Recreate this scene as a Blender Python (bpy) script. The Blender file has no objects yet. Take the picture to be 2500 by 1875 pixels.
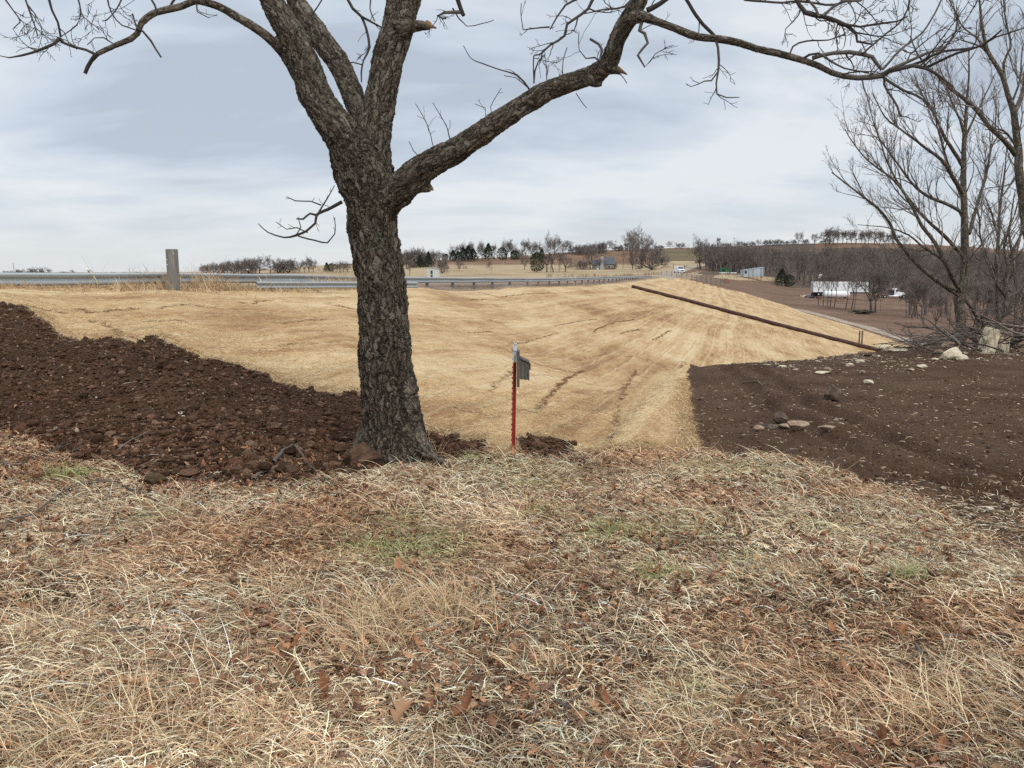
import bpy, bmesh, math, random
import numpy as np
from mathutils import Vector, Matrix
C = bpy.context.scene.collection
sc = bpy.context.scene
rad = math.radians

# ------------------------------------------------------------------ camera
EYE = 1.6
PITCH = rad(8.21)
F, CX, CY = 1670.5, 1106.0, 829.5          # pinhole of the photograph, in pixels of a 2212 x 1659 view
cam_d = bpy.data.cameras.new('camera'); cam = bpy.data.objects.new('camera', cam_d); C.objects.link(cam)
cam.location = (0, 0, EYE); cam.rotation_euler = (rad(90) - PITCH, 0, 0)
cam_d.sensor_width = 36.0; cam_d.lens = 36.0 * F / 2212.0
cam_d.clip_start = 0.05; cam_d.clip_end = 9000
sc.camera = cam

# ------------------------------------------------------------------ world: overcast sky
SUN_EL, SUN_AZ = rad(38), rad(150)
w = bpy.data.worlds.new("World"); sc.world = w; w.use_nodes = True
wn, wl = w.node_tree.nodes, w.node_tree.links
wn.clear()
def wnode(t, **k):
    n = wn.new(t)
    for a, b in k.items(): setattr(n, a, b)
    return n
out = wnode('ShaderNodeOutputWorld')
sky = wnode('ShaderNodeTexSky', sky_type='NISHITA', sun_disc=False, sun_elevation=SUN_EL, sun_rotation=SUN_AZ)
bg1 = wnode('ShaderNodeBackground'); bg1.inputs['Strength'].default_value = 0.1
wl.new(sky.outputs[0], bg1.inputs['Color'])
tc = wnode('ShaderNodeTexCoord')
sep = wnode('ShaderNodeSeparateXYZ'); wl.new(tc.outputs['Generated'], sep.inputs[0])
def wmath(op, a, b=None, clamp=False):
    n = wnode('ShaderNodeMath', operation=op, use_clamp=clamp)
    for i, v in enumerate((a, b)):
        if v is None: continue
        if isinstance(v, (int, float)): n.inputs[i].default_value = v
        else: wl.new(v, n.inputs[i])
    return n.outputs[0]
zz = wmath('MAXIMUM', sep.outputs['Z'], 0.0)
den = wmath('ADD', zz, 0.22)
px = wmath('DIVIDE', sep.outputs['X'], den); py = wmath('DIVIDE', sep.outputs['Y'], den)
comb = wnode('ShaderNodeCombineXYZ'); wl.new(px, comb.inputs[0]); wl.new(py, comb.inputs[1])
def wnoise(scale, sx, sy, detail, rough, off=(0, 0, 0), dist=0.0, rot=0.0):
    mp = wnode('ShaderNodeMapping'); mp.inputs['Scale'].default_value = (sx, sy, 1); mp.inputs['Location'].default_value = off
    mp.inputs['Rotation'].default_value = (0, 0, rot)
    wl.new(comb.outputs[0], mp.inputs[0])
    n = wnode('ShaderNodeTexNoise'); n.inputs['Scale'].default_value = scale; n.inputs['Detail'].default_value = detail
    n.inputs['Roughness'].default_value = rough; n.inputs['Distortion'].default_value = dist
    wl.new(mp.outputs[0], n.inputs['Vector']); return n.outputs['Fac']
n1 = wnoise(1.0, 0.85, 1.15, 5, 0.5, (3.6, 1.2, 0), 0.5, rad(14))
n2 = wnoise(3.0, 0.6, 1.3, 5, 0.5, (7.3, 2.2, 0), 0.4, rad(-16))
cl = wmath('ADD', wmath('MULTIPLY', n1, 0.72), wmath('MULTIPLY', n2, 0.28))
ramp = wnode('ShaderNodeValToRGB'); wl.new(cl, ramp.inputs[0])
e = ramp.color_ramp.elements
e[0].position = 0.40; e[0].color = (0.51, 0.575, 0.665, 1)
e[1].position = 0.59; e[1].color = (0.83, 0.86, 0.90, 1)
e2 = ramp.color_ramp.elements.new(0.49); e2.color = (0.65, 0.725, 0.81, 1)
# towards the horizon the cloud deck whitens, towards the zenith it brightens (as overcast skies do)
hz = wnode('ShaderNodeMapRange'); wl.new(zz, hz.inputs[0])
for i, v in enumerate((0.0, 0.13, 0.85, 0.0)): hz.inputs[i + 1].default_value = v
mixh = wnode('ShaderNodeMix', data_type='RGBA'); wl.new(hz.outputs[0], mixh.inputs[0])
wl.new(ramp.outputs[0], mixh.inputs[6]); mixh.inputs[7].default_value = (0.80, 0.825, 0.845, 1)
zen = wnode('ShaderNodeMapRange'); wl.new(zz, zen.inputs[0])
for i, v in enumerate((0.36, 0.95, 1.0, 2.6)): zen.inputs[i + 1].default_value = v
bg2 = wnode('ShaderNodeBackground'); wl.new(mixh.outputs[2], bg2.inputs['Color']); wl.new(zen.outputs[0], bg2.inputs['Strength'])
mx = wnode('ShaderNodeMixShader'); mx.inputs[0].default_value = 0.9
wl.new(bg1.outputs[0], mx.inputs[1]); wl.new(bg2.outputs[0], mx.inputs[2]); wl.new(mx.outputs[0], out.inputs['Surface'])

sun_d = bpy.data.lights.new('sun', 'SUN'); sun = bpy.data.objects.new('sun', sun_d); C.objects.link(sun)
sun_d.energy = 1.5; sun_d.angle = rad(25); sun_d.color = (1.0, 0.95, 0.88)
sd = Vector((math.sin(SUN_AZ) * math.cos(SUN_EL), math.cos(SUN_AZ) * math.cos(SUN_EL), math.sin(SUN_EL)))
sun.rotation_euler = sd.to_track_quat('Z', 'Y').to_euler()
sc.view_settings.view_transform = 'Standard'; sc.view_settings.look = 'None'
sc.view_settings.exposure = 0.0; sc.view_settings.gamma = 1.0; sc.view_settings.use_curve_mapping = False
sc.render.engine = 'CYCLES'
sc.cycles.max_bounces = 5; sc.cycles.diffuse_bounces = 3; sc.cycles.transparent_max_bounces = 4
sc.cycles.use_adaptive_sampling = True; sc.cycles.adaptive_threshold = 0.02
sc.cycles.use_denoising = False

# ------------------------------------------------------------------ helpers
def unproj(col, row, y):
    u = (np.asarray(col, float) - CX) / F; v = (CY - np.asarray(row, float)) / F
    dy = math.cos(PITCH) + v * math.sin(PITCH); dz = -math.sin(PITCH) + v * math.cos(PITCH)
    t = y / dy
    return u * t, y + 0 * t, EYE + dz * t
def proj(x, y, z):
    zc = z - EYE
    d = y * math.cos(PITCH) - zc * math.sin(PITCH); d = np.where(d < 0.05, 0.05, d)
    up = y * math.sin(PITCH) + zc * math.cos(PITCH)
    return CX + F * x / d, CY - F * up / d
K = 2212.0 / 2500.0
def P(sx, sy, y):                                   # point from photo pixels (2500 x 1875) at a real distance y
    a = unproj(sx * K, sy * K, y); return Vector((float(a[0]), float(a[1]), float(a[2])))

def hash01(a, b, seed=0):
    a = a.astype(np.int64); b = b.astype(np.int64)
    h = (a * 374761393 + b * 668265263 + seed * 2147483647 + 1013904223) & 0xffffffff
    h = ((h ^ (h >> 13)) * 1274126177) & 0xffffffff
    h = ((h ^ (h >> 16)) * 2246822519) & 0xffffffff
    h = h ^ (h >> 15)
    return (h & 0xffffff) / float(0x1000000)
def vn(x, y, seed=0):
    x = np.asarray(x, float); y = np.asarray(y, float)
    xi = np.floor(x); yi = np.floor(y); fx = x - xi; fy = y - yi
    fx = fx * fx * (3 - 2 * fx); fy = fy * fy * (3 - 2 * fy)
    a = hash01(xi, yi, seed); b = hash01(xi + 1, yi, seed); c = hash01(xi, yi + 1, seed); d = hash01(xi + 1, yi + 1, seed)
    return (a + (b - a) * fx) * (1 - fy) + (c + (d - c) * fx) * fy
def fbm(x, y, octv=4, seed=0, g=0.5):
    s = 0; amp = 1; tot = 0
    for k in range(octv):
        s = s + amp * vn(x * 2 ** k + 17.3 * k, y * 2 ** k - 9.1 * k, seed + k); tot += amp; amp *= g
    return s / tot

def mk_mesh(name, v, faces, mats=(), smooth=True, attrs=None, midx=None):
    """v (n,3); faces (m,3|4) int array or list of such arrays"""
    me = bpy.data.meshes.new(name)
    v = np.asarray(v, np.float32)
    fl = faces if isinstance(faces, list) else [faces]
    fl = [np.asarray(f, np.int32) for f in fl if len(f)]
    me.vertices.add(len(v)); me.vertices.foreach_set('co', v.ravel())
    nl = sum(f.size for f in fl); nf = sum(len(f) for f in fl)
    me.loops.add(nl); me.loops.foreach_set('vertex_index', np.concatenate([f.ravel() for f in fl]))
    me.polygons.add(nf)
    tot = np.concatenate([np.full(len(f), f.shape[1], np.int32) for f in fl])
    st = np.concatenate([[0], np.cumsum(tot)[:-1]]).astype(np.int32)
    me.polygons.foreach_set('loop_start', st)
    try: me.polygons.foreach_set('loop_total', tot)
    except Exception: pass
    me.polygons.foreach_set('use_smooth', np.full(nf, smooth, bool))
    for m in mats: me.materials.append(m)
    if midx is not None: me.polygons.foreach_set('material_index', np.asarray(midx, np.int32))
    for k, a in (attrs or {}).items():
        a = np.asarray(a, np.float32)
        if a.ndim == 1:
            t = me.attributes.new(k, 'FLOAT', 'POINT'); t.data.foreach_set('value', a)
        elif a.shape[1] == 3:
            t = me.attributes.new(k, 'FLOAT_VECTOR', 'POINT'); t.data.foreach_set('vector', a.ravel())
        else:
            t = me.attributes.new(k, 'FLOAT_COLOR', 'POINT'); t.data.foreach_set('color', a.ravel())
    me.update(calc_edges=True); me.validate()
    return me
def link(name, data, parent=None, loc=None, **props):
    o = bpy.data.objects.new(name, data); C.objects.link(o)
    if parent is not None: o.parent = parent
    if loc is not None: o.location = loc
    for k, v in props.items(): o[k] = v
    return o
def thing(name, label, cat, loc=(0, 0, 0), group=None, rz=0.0):
    o = bpy.data.objects.new(name, None); C.objects.link(o); o.empty_display_size = 0.3
    o.location = loc; o.rotation_euler = (0, 0, rz); o['label'] = label; o['category'] = cat
    if group: o['group'] = group
    return o
def tag(o, label, cat, group=None):
    o['label'] = label; o['category'] = cat
    if group: o['group'] = group
    return o

# material helper -----------------------------------------------------------
class MT:
    def __init__(s, name, rough=0.9, spec=0.2):
        s.m = bpy.data.materials.new(name); s.m.use_nodes = True
        s.t = s.m.node_tree; s.b = s.t.nodes['Principled BSDF']
        s.b.inputs['Roughness'].default_value = rough; s.b.inputs['Specular IOR Level'].default_value = spec
        s.tc = s.t.nodes.new('ShaderNodeTexCoord')
    def add(s, typ, ins=None, **k):
        n = s.t.nodes.new(typ)
        for a, b in k.items(): setattr(n, a, b)
        for a, b in (ins or {}).items(): s.put(n.inputs[a], b)
        return n
    def put(s, sock, v):
        if isinstance(v, bpy.types.NodeSocket): s.t.links.new(v, sock)
        else: sock.default_value = v
    def vec(s, scale=(1, 1, 1), rot=(0, 0, 0), src=None, loc=(0, 0, 0)):
        return s.add('ShaderNodeMapping', {'Vector': src or s.tc.outputs['Object'], 'Scale': scale, 'Rotation': rot, 'Location': loc}).outputs[0]
    def attr(s, name, out='Fac'): return s.add('ShaderNodeAttribute', attribute_name=name).outputs[out]
    def noise(s, scale, detail=4, rough=0.55, vec=None, dist=0.0):
        return s.add('ShaderNodeTexNoise', {'Vector': vec or s.tc.outputs['Object'], 'Scale': scale, 'Detail': detail, 'Roughness': rough, 'Distortion': dist}).outputs['Fac']
    def vor(s, scale, vec=None, feature='F1', out='Distance', rnd=1.0):
        return s.add('ShaderNodeTexVoronoi', {'Vector': vec or s.tc.outputs['Object'], 'Scale': scale, 'Randomness': rnd}, feature=feature).outputs[out]
    def ramp(s, f, stops):
        n = s.add('ShaderNodeValToRGB', {'Fac': f}); el = n.color_ramp.elements
        while len(el) < len(stops): el.new(0.5)
        for q, (p, c) in zip(el, stops):
            q.position = p; q.color = (c if isinstance(c, tuple) else (c, c, c)) + (1,)
        return n.outputs[0]
    def mix(s, f, a, b, blend='MIX'):
        n = s.add('ShaderNodeMix', data_type='RGBA', blend_type=blend)
        s.put(n.inputs[0], f)
        for i, v in ((6, a), (7, b)):
            s.put(n.inputs[i], v + (1,) if isinstance(v, tuple) and len(v) == 3 else v)
        return n.outputs[2]
    def math(s, op, a, b=0.0, clamp=False):
        n = s.add('ShaderNodeMath', operation=op, use_clamp=clamp); s.put(n.inputs[0], a); s.put(n.inputs[1], b); return n.outputs[0]
    def bump(s, h, strength=0.5, dist=0.02):
        n = s.add('ShaderNodeBump', {'Height': h, 'Strength': strength, 'Distance': dist}); s.put(s.b.inputs['Normal'], n.outputs[0]); return n
    def col(s, c): s.put(s.b.inputs['Base Color'], c + (1,) if isinstance(c, tuple) else c); return s
def simple(name, c, rough=0.8, metal=0.0, var=0.25, scale=6.0, spec=0.3, bump=0.0, stretch=(1, 1, 1)):
    t = MT(name, rough, spec); n = t.noise(scale, 5, 0.6, t.vec(stretch))
    lo = tuple(x * (1 - var) for x in c); hi = tuple(min(1, x * (1 + var)) for x in c)
    t.col(t.ramp(n, [(0.3, lo), (0.7, hi)])); t.b.inputs['Metallic'].default_value = metal
    if bump: t.bump(n, bump, 0.02)
    return t.m
# ------------------------------------------------------------------ terrain
def rz(y, row):                                     # height seen at image row `row` at distance y
    v = (CY - row) / F
    return EYE + y * (-math.sin(PITCH) + v * math.cos(PITCH)) / (math.cos(PITCH) + v * math.sin(PITCH))
def Rr(y, row): return (y, rz(y, row))
FARL = lambda yc, zc, hr: [(yc + 1.0, zc - 0.05), (yc + 9, zc - 0.15), (yc + 14, zc - 1.6), (yc + 60, -2.2), (300, -1.5), Rr(470, 592), Rr(600, hr), (800, rz(600, hr) - 4), (3500, rz(600, hr) - 10)]
def FARM(yc, zc, pts, hr): return [(yc + 1.5, zc), (yc + 10, zc - 0.1), (yc + 18, zc - 1.6), (max(150, yc + 30), -1.0)] + pts + [Rr(600, hr), (800, rz(600, hr) - 6), (3500, rz(600, hr) - 30)]
PAST = lambda d=0: [Rr(230, 601), Rr(330, 590 + d * .3), Rr(400, 583 + d * .5), Rr(470, 573 + d), Rr(540, 563 + d)]
ST = {
 -900: [(2, 0), (6.5, .05), (9.5, .9), (12, 1.15), (16, 1.28)] + FARL(17, 1.30, 587.5),
 0:    [(2, 0), (7.0, .08), Rr(9.0, 790), Rr(11, 655), Rr(14, 634)] + FARL(17.7, 1.31, 587.5),
 175:  [(2, 0), (6.3, .04), Rr(8.2, 850), Rr(9.6, 744), Rr(12, 690), Rr(15, 650)] + FARL(19.5, 1.24, 587.5),
 380:  [(2, 0), (5.7, .02), Rr(7.4, 900), Rr(9.4, 752), Rr(12.5, 700), Rr(17, 650)] + FARL(22.3, 1.19, 587),
 500:  [(2, 0), (5.6, .0), Rr(7.4, 900), Rr(9.2, 795), Rr(13, 716), Rr(18.5, 655)] + FARL(25.5, 1.13, 586),
 632:  [(2, 0), (5.8, .0), Rr(7.4, 930), Rr(8.9, 835), Rr(13.5, 725), Rr(20, 660)] + FARL(29, 1.06, 576),
 750:  [(2, 0), (6.0, .0), Rr(7.4, 950), Rr(8.8, 850), Rr(13.8, 735), Rr(22, 662)] + FARL(33, 1.02, 569),
 900:  [(2, 0), (7, -.05), Rr(7.8, 940), Rr(11.5, 850), Rr(17, 752), Rr(26, 666), (36, .93)] + FARM(37, .95, PAST(4), 563),
 1110: [(2, 0), (7, -.06), (9, -.2), (12, -.42), (20, -.55), (34, -.2), (48, .38), (54, .72)] + FARM(55, .76, PAST(), 553),
 1250: [(2, 0), (7, -.08), (9, -.22), (13, -.55), (20, -1.05), (35, -1.0), (60, -.2), (86, .34)] + FARM(88, .38, PAST(), 541),
 1330: [(2, 0), (7, -.08), (9, -.2), (13, -.45), (20, -1.35), (35, -1.7), (60, -1.0), (95, -.1), (116, .48)] + FARM(118, .5, PAST(-2), 538),
 1400: [(2, 0), (7, -.08), (10, -.16), (14, -.32), (20, -1.3), (35, -2.25), (60, -1.75), (100, -.6), (150, .45), (163, .62)] + [(175, .6), (185, .4), Rr(230, 597), Rr(330, 588), Rr(400, 583), Rr(470, 574), Rr(510, 569), Rr(600, 536), (800, rz(600, 536) - 6), (3500, 0)],
 1440: [(2, 0), (7, -.08), (11, -.17), (15, -.28), (20, -1.6), (35, -2.7), (60, -2.5), (100, -1.3), (160, .15), (185, .68), (205, .7), Rr(250, 591), Rr(330, 577), Rr(450, 571), Rr(600, 534.5), (800, rz(600, 534) - 6), (3500, 0)],
 1484: [(2, 0), (7, -.08), (11, -.17), (15, -.25), (20, -1.6), (35, -3.1), (60, -3.3), (100, -2.3), (150, -.7), (183, -.1), (200, -.1), Rr(250, 595), Rr(330, 580), Rr(450, 570), Rr(520, 552), Rr(600, 533.5), (800, rz(600, 533) - 6), (3500, 0)],
 1515: [(2, 0), (7, -.08), (15, -.2), (17, -.5), (25, -2.8), (45, -5.0), (60, -5.2), (100, -4.1), (150, -1.9), (186, -.9), (215, -.8), Rr(270, 594), Rr(350, 582), Rr(450, 570), Rr(520, 550), Rr(600, 532.5), (800, rz(600, 532) - 6), (3500, 0)],
 1600: [(2, 0), (7, -.07), (15.5, -.2), (17.5, -.6), (25, -3.2), (45, -6.0), (75, -6.2), (120, -5.2), (178, -3.2), (215, -2.4), Rr(260, 603), Rr(285, 594), Rr(350, 588), Rr(450, 572), Rr(520, 548), Rr(600, 530), (800, rz(600, 530) - 6), (3500, 0)],
 1700: [(2, 0), (7, -.06), (16, -.2), (18, -.6), (26, -3.4), (48, -6.6), (75, -6.9), (110, -6.7), (165, -6.2), (210, -4.9), Rr(270, 620), Rr(310, 609), Rr(380, 590), Rr(450, 570), Rr(520, 545), Rr(600, 525.5), (800, rz(600, 525) - 6), (3500, 0)],
 1830: [(2, 0), (7, -.05), (16.8, -.16), (19, -.6), (27, -3.4), (48, -6.9), (80, -7.5), (135, -7.6), (180, -6.9), (215, -5.7), (250, -5.4), Rr(290, 622), Rr(340, 606), Rr(450, 568), Rr(520, 543), Rr(600, 522), (800, rz(600, 522) - 6), (3500, 0)],
 1960: [(2, 0), (7, -.04), (17.8, -.07), (20, -.5), (28, -3.2), (50, -7.2), (80, -8.2), (105, -8.3), (135, -8.0), (175, -7.2), (215, -6.6), (250, -6.3), Rr(290, 628), Rr(340, 608), Rr(450, 568), Rr(520, 546), Rr(600, 525), (800, rz(600, 525) - 6), (3500, 0)],
 2080: [(2, 0), (7, -.04), (18.5, -.0), (21, -.35), (29, -3), (50, -7.0), (80, -8.4), (110, -8.5), (150, -7.9), (215, -6.8), (250, -6.3), Rr(290, 628), Rr(340, 608), Rr(450, 570), Rr(600, 531), (800, rz(600, 531) - 6), (3500, 0)],
 2212: [(2, 0), (7, -.03), (18.5, .02), (22, -.2), (30, -2.4), (50, -6.0), (80, -8.0), (150, -7.9), (215, -6.8), (260, -6.3), Rr(340, 610), Rr(450, 575), Rr(600, 541), (800, rz(600, 541) - 6), (3500, 0)],
 3000: [(2, 0), (7, 0), (18, .05), (24, -.1), (34, -2), (60, -5), (100, -7.0), (215, -6.5), (300, -4), (600, 18), (800, 14), (3500, 0)],
}
yr = np.concatenate([np.linspace(-2.6, 1.9, 16), np.geomspace(2.0, 20, 430), np.geomspace(20, 700, 430)[1:], np.geomspace(700, 3500, 10)[1:]])
uc = np.concatenate([-np.geomspace(2.4, 0.70, 26), np.linspace(-0.68, 0.68, 760), np.geomspace(0.70, 2.4, 26)])
Y0 = 3.0
cols = np.array(sorted(ST)); ly = np.log(np.maximum(yr, 0.5))
tab = np.array([np.interp(ly, np.log([p[0] for p in ST[c]]), [p[1] for p in ST[c]]) for c in cols])   # (station, row)
k5 = np.array([1, 3, 5, 7, 5, 3, 1.0]); k5 /= k5.sum()
def blur(a, k, axis):
    n = len(k) // 2; pad = [(0, 0), (0, 0)]; pad[axis] = (n, n); b = np.pad(a, pad, mode='edge'); o = 0
    for i, q in enumerate(k): o = o + q * (b[i:i + a.shape[0]] if axis == 0 else b[:, i:i + a.shape[1]])
    return o
tab = blur(tab, k5, 1)
UU, YY = np.meshgrid(uc, yr, indexing='ij'); XX = UU * (YY + Y0)
dep = 0.99 * np.maximum(YY, 2.5) + 0.22
cc = np.clip(CX + F * XX / dep, cols[0], cols[-1])
i0 = np.clip(np.searchsorted(cols, cc, side='right') - 1, 0, len(cols) - 2)
tt = (cc - cols[i0]) / (cols[i0 + 1] - cols[i0]); jj = np.broadcast_to(np.arange(len(yr)), i0.shape)
ZZ = tab[i0, jj] * (1 - tt) + tab[i0 + 1, jj] * tt
ZZ = blur(ZZ, np.ones(13) / 13, 0)
ZZ = blur(ZZ, k5, 1)

# crest line of the dam and its toe, in metres
CRY = np.array([0, 10, 17.7, 24, 39, 54, 70, 88, 108, 140, 178, 200, 260]); CRX = np.array([-17.5, -14.3, -11.7, -9.5, -5.0, -.9, 4.2, 9.2, 14.8, 22.5, 32.2, 38, 52])
def crx(y): return np.interp(y, CRY, CRX)
TOY = np.array([17, 40, 105, 135, 165, 180, 188, 194, 198]); TOX = np.array([34, 40, 53.7, 58.6, 58.9, 54, 47, 42, 38.2])
def tox(y): return np.interp(y, TOY, TOX)

def sample(Z, x, y):
    fi = np.interp(x / (y + Y0), uc, np.arange(len(uc))); fj = np.interp(y, yr, np.arange(len(yr)))
    a = np.clip(fi.astype(int), 0, len(uc) - 2); b = np.clip(fj.astype(int), 0, len(yr) - 2); s = fi - a; t = fj - b
    return (Z[a, b] * (1 - s) + Z[a + 1, b] * s) * (1 - t) + (Z[a, b + 1] * (1 - s) + Z[a + 1, b + 1] * s) * t
# the face of the dam is one even slope from crest to toe
CZ = np.interp(yr, [15, 17.7, 22, 25.5, 29, 33, 37, 54, 76, 104, 178, 205], [1.33, 1.31, 1.19, 1.13, 1.06, 1.02, .95, .83, .60, .56, .57, .65])
TZ = np.where(yr < 105, -8.3, sample(ZZ, tox(yr), yr))
for _ in range(20): TZ = np.convolve(np.pad(TZ, 3, mode='edge'), np.ones(7) / 7, 'valid')
tf = (XX - crx(YY)) / (tox(YY) - crx(YY))
face = CZ[None] + (TZ - CZ)[None] * np.clip(tf, 0, 1)
def sstep(a, b, v): q = np.clip((v - a) / (b - a), 0, 1); return q * q * (3 - 2 * q)
wf = sstep(17, 25, YY) * sstep(-.01, .03, tf) * (1 - sstep(.99, 1.02, tf)) * (1 - sstep(186, 196, YY))
wf = wf * sstep(860, 1230, cc)
wf = blur(wf, k5, 0)
ZZ = ZZ * (1 - wf) + face * wf
wr_ = sstep(24, 34, YY) * sstep(-11, -8.5, XX - crx(YY)) * (1 - sstep(-.6, .0, XX - crx(YY))) * (1 - sstep(190, 200, YY))
ZZ = ZZ * (1 - wr_) + (CZ[None] - .03) * wr_

def inpoly(x, y, poly):
    p = np.array(poly, float); r = np.zeros(x.shape, bool); j = len(p) - 1
    for i in range(len(p)):
        xi, yi = p[i]; xj, yj = p[j]
        c = ((yi > y) != (yj > y)) & (x < (xj - xi) * (y - yi) / (yj - yi + 1e-12) + xi)
        r ^= c; j = i
    return r
UP = [(0, 655), (60, 668), (130, 722), (175, 742), (230, 735), (290, 745), (330, 735), (380, 750), (430, 775), (520, 800), (600, 830), (680, 845), (770, 852), (850, 900)]
P_STRAW = [(-1500, 600), (-1500, 640), (-400, 650)] + UP + [(925, 938), (960, 945), (985, 942), (1010, 955), (1050, 950), (1062, 985), (1100, 992), (1118, 955), (1180, 946), (1236, 956), (1248, 984), (1300, 988), (1340, 975), (1400, 970), (1470, 976), (1515, 970),
           (1497, 920), (1488, 860), (1484, 800), (1500, 789), (1520, 782), (1520, 600)]
P_SOIL = [(-1500, 640), (-400, 650)] + UP + [(925, 938), (960, 945), (985, 942), (1010, 955), (1050, 950), (1058, 985), (960, 992), (880, 985), (800, 1022), (700, 1032), (550, 1050), (400, 1040), (280, 1012), (180, 985), (90, 955), (0, 925), (-400, 900), (-1500, 900)]
P_PIT = [(1118, 955), (1180, 946), (1236, 956), (1248, 984), (1180, 992), (1116, 985)]
P_DIRT = [(1515, 975), (1497, 920), (1488, 860), (1484, 800), (1500, 785), (1520, 740), (3200, 700), (3200, 1600), (2500, 1400), (2212, 1215), (2100, 1135), (2000, 1080), (1900, 1038), (1750, 998), (1600, 985)]
GRASS, SOIL, STRAW, ROAD, DIRT, VALLEY, TRACK, PASTURE, FIELD, WOODF, TERR, SHORE = range(12)
def classify(x, y, z):
    c, r = proj(x, y, z)
    jx = (fbm(x * 3.1, y * 3.1, 4, 5) - .5); jy = (fbm(x * 3.1, y * 3.1, 4, 9) - .5)
    cj = c + jx * 26 * 6 / np.maximum(y, 3); rj = r + jy * 22 * 6 / np.maximum(y, 3)
    R = np.full(x.shape, GRASS)
    near = (y > 4.3) & (y < 17.0)
    R[near & inpoly(cj, rj, P_STRAW) & (y < 17)] = STRAW
    R[near & (y < 13.5) & inpoly(cj, rj, P_SOIL)] = SOIL
    R[near & (y < 9) & inpoly(cj, rj, P_PIT)] = SOIL
    dj = (fbm(x * 1.6, y * 1.6, 5, 31) - .5)
    R[(y > 3.4) & (y < 40) & (inpoly(c + dj * 90, r + dj * 60, P_DIRT) & (c > 1560) | inpoly(cj, rj, P_DIRT) & (c < 1620))] = DIRT
    far = (y >= 13.5)
    p = x - crx(y) + (fbm(x * .8, y * .8, 3, 3) - .5) * 0.5
    e = np.where(y > 33, 1.3, 0.35)
    R[far & (p > e) & (c < 1500) & (R != DIRT)] = STRAW
    R[(y > 30) & (p > e) & (x < tox(y)) & (y < 195)] = STRAW
    R[(y >= 16) & (y < 30) & (c >= 1490)] = DIRT
    R[(y >= 19) & (p <= e) & (y < 200)] = ROAD
    R[(y >= 13) & (y < 19) & (p <= e)] = ROAD
    R[(y > 12) & (p < -8.5) & (y < 200)] = SHORE
    v = (y >= 30) & (x >= tox(y) + (fbm(x * .3, y * .3, 3, 8) - .5) * 1.5) & (c > 1440)
    R[v] = VALLEY
    nb_ = (fbm(x * .045, y * .045, 4, 77) - .5) * 2
    lim = 1500 + nb_ * 45 - (r - 590) * 1.5
    R[(y > 200) & (c <= lim)] = PASTURE
    R[(y > 196) & (c > lim) & (y < 262 + nb_ * 30)] = VALLEY
    R[(y > 262 + nb_ * 30) & (c > lim)] = WOODF
    R[(y > 215) & inpoly(c + nb_ * 8, r + nb_ * 2, [(1455, 590), (1478, 575), (1545, 573), (1560, 582), (1500, 588), (1470, 594)])] = VALLEY
    R[(y > 215) & inpoly(c + nb_ * 10, r + nb_ * 2, [(1560, 592), (1640, 596), (1700, 603), (1705, 608), (1600, 606), (1540, 600)])] = PASTURE
    R[(y > 470) & (r < 572)] = FIELD
    R[(y > 450) & (c > 1500)] = WOODF
    R[(y > 545) & (c > 1760)] = FIELD
    R[(y > 470) & (c > 1412) & (c < 1560) & (r < 571) & (r > 538)] = TERR
    R[(y > 185) & (y < 470) & inpoly(c, r, [(1395, 604), (1452, 604), (1475, 588), (1502, 577), (1530, 573), (1530, 570), (1495, 573), (1462, 580), (1430, 590)])] = TRACK
    R[(y > 85) & (y < 190) & (x > tox(y) + 1.2) & (x < tox(y) + 3.2 + 1.5 * fbm(y * .1, y * 0, 2, 4))  & (c > 1600)] = TRACK
    return R
REG = classify(XX, YY, ZZ)
RAW = ZZ.copy()
# small relief, region by region
n_a = fbm(XX * 1.3, YY * 1.3, 3, 11) - .5; n_b = fbm(XX * 7, YY * 7, 4, 12) - .5; n_c = fbm(XX * 22, YY * 22, 3, 13) - .5
fall = np.clip(12 / np.maximum(YY, 3), 0, 1)
def soft(mask, n=3):
    a = mask.astype(float)
    for _ in range(n): a = blur(blur(a, np.ones(3) / 3, 0), np.ones(3) / 3, 1)
    return a
sS, sT, sD, sG = soft(REG == SOIL), soft(REG == STRAW, 2), soft(REG == DIRT), soft(REG == GRASS)
pp = XX - crx(YY)
wr = np.sin(pp * 2 * math.pi / 2.35 + 3 * fbm(XX * .5, YY * .12, 2, 7))
ZZ = ZZ + sS * (n_b * .12 + n_c * .05 * fall + n_a * .10) + sT * (n_a * .10 + n_b * .055 * fall + wr * .012 + sT * (fbm(pp * 1.6, YY * .22, 3, 41) - .5) * .07 + .025) \
     + sD * (n_a * .06 + n_b * .022 + n_c * .02 * fall) + sG * (n_a * .06 + n_b * .03)
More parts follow.
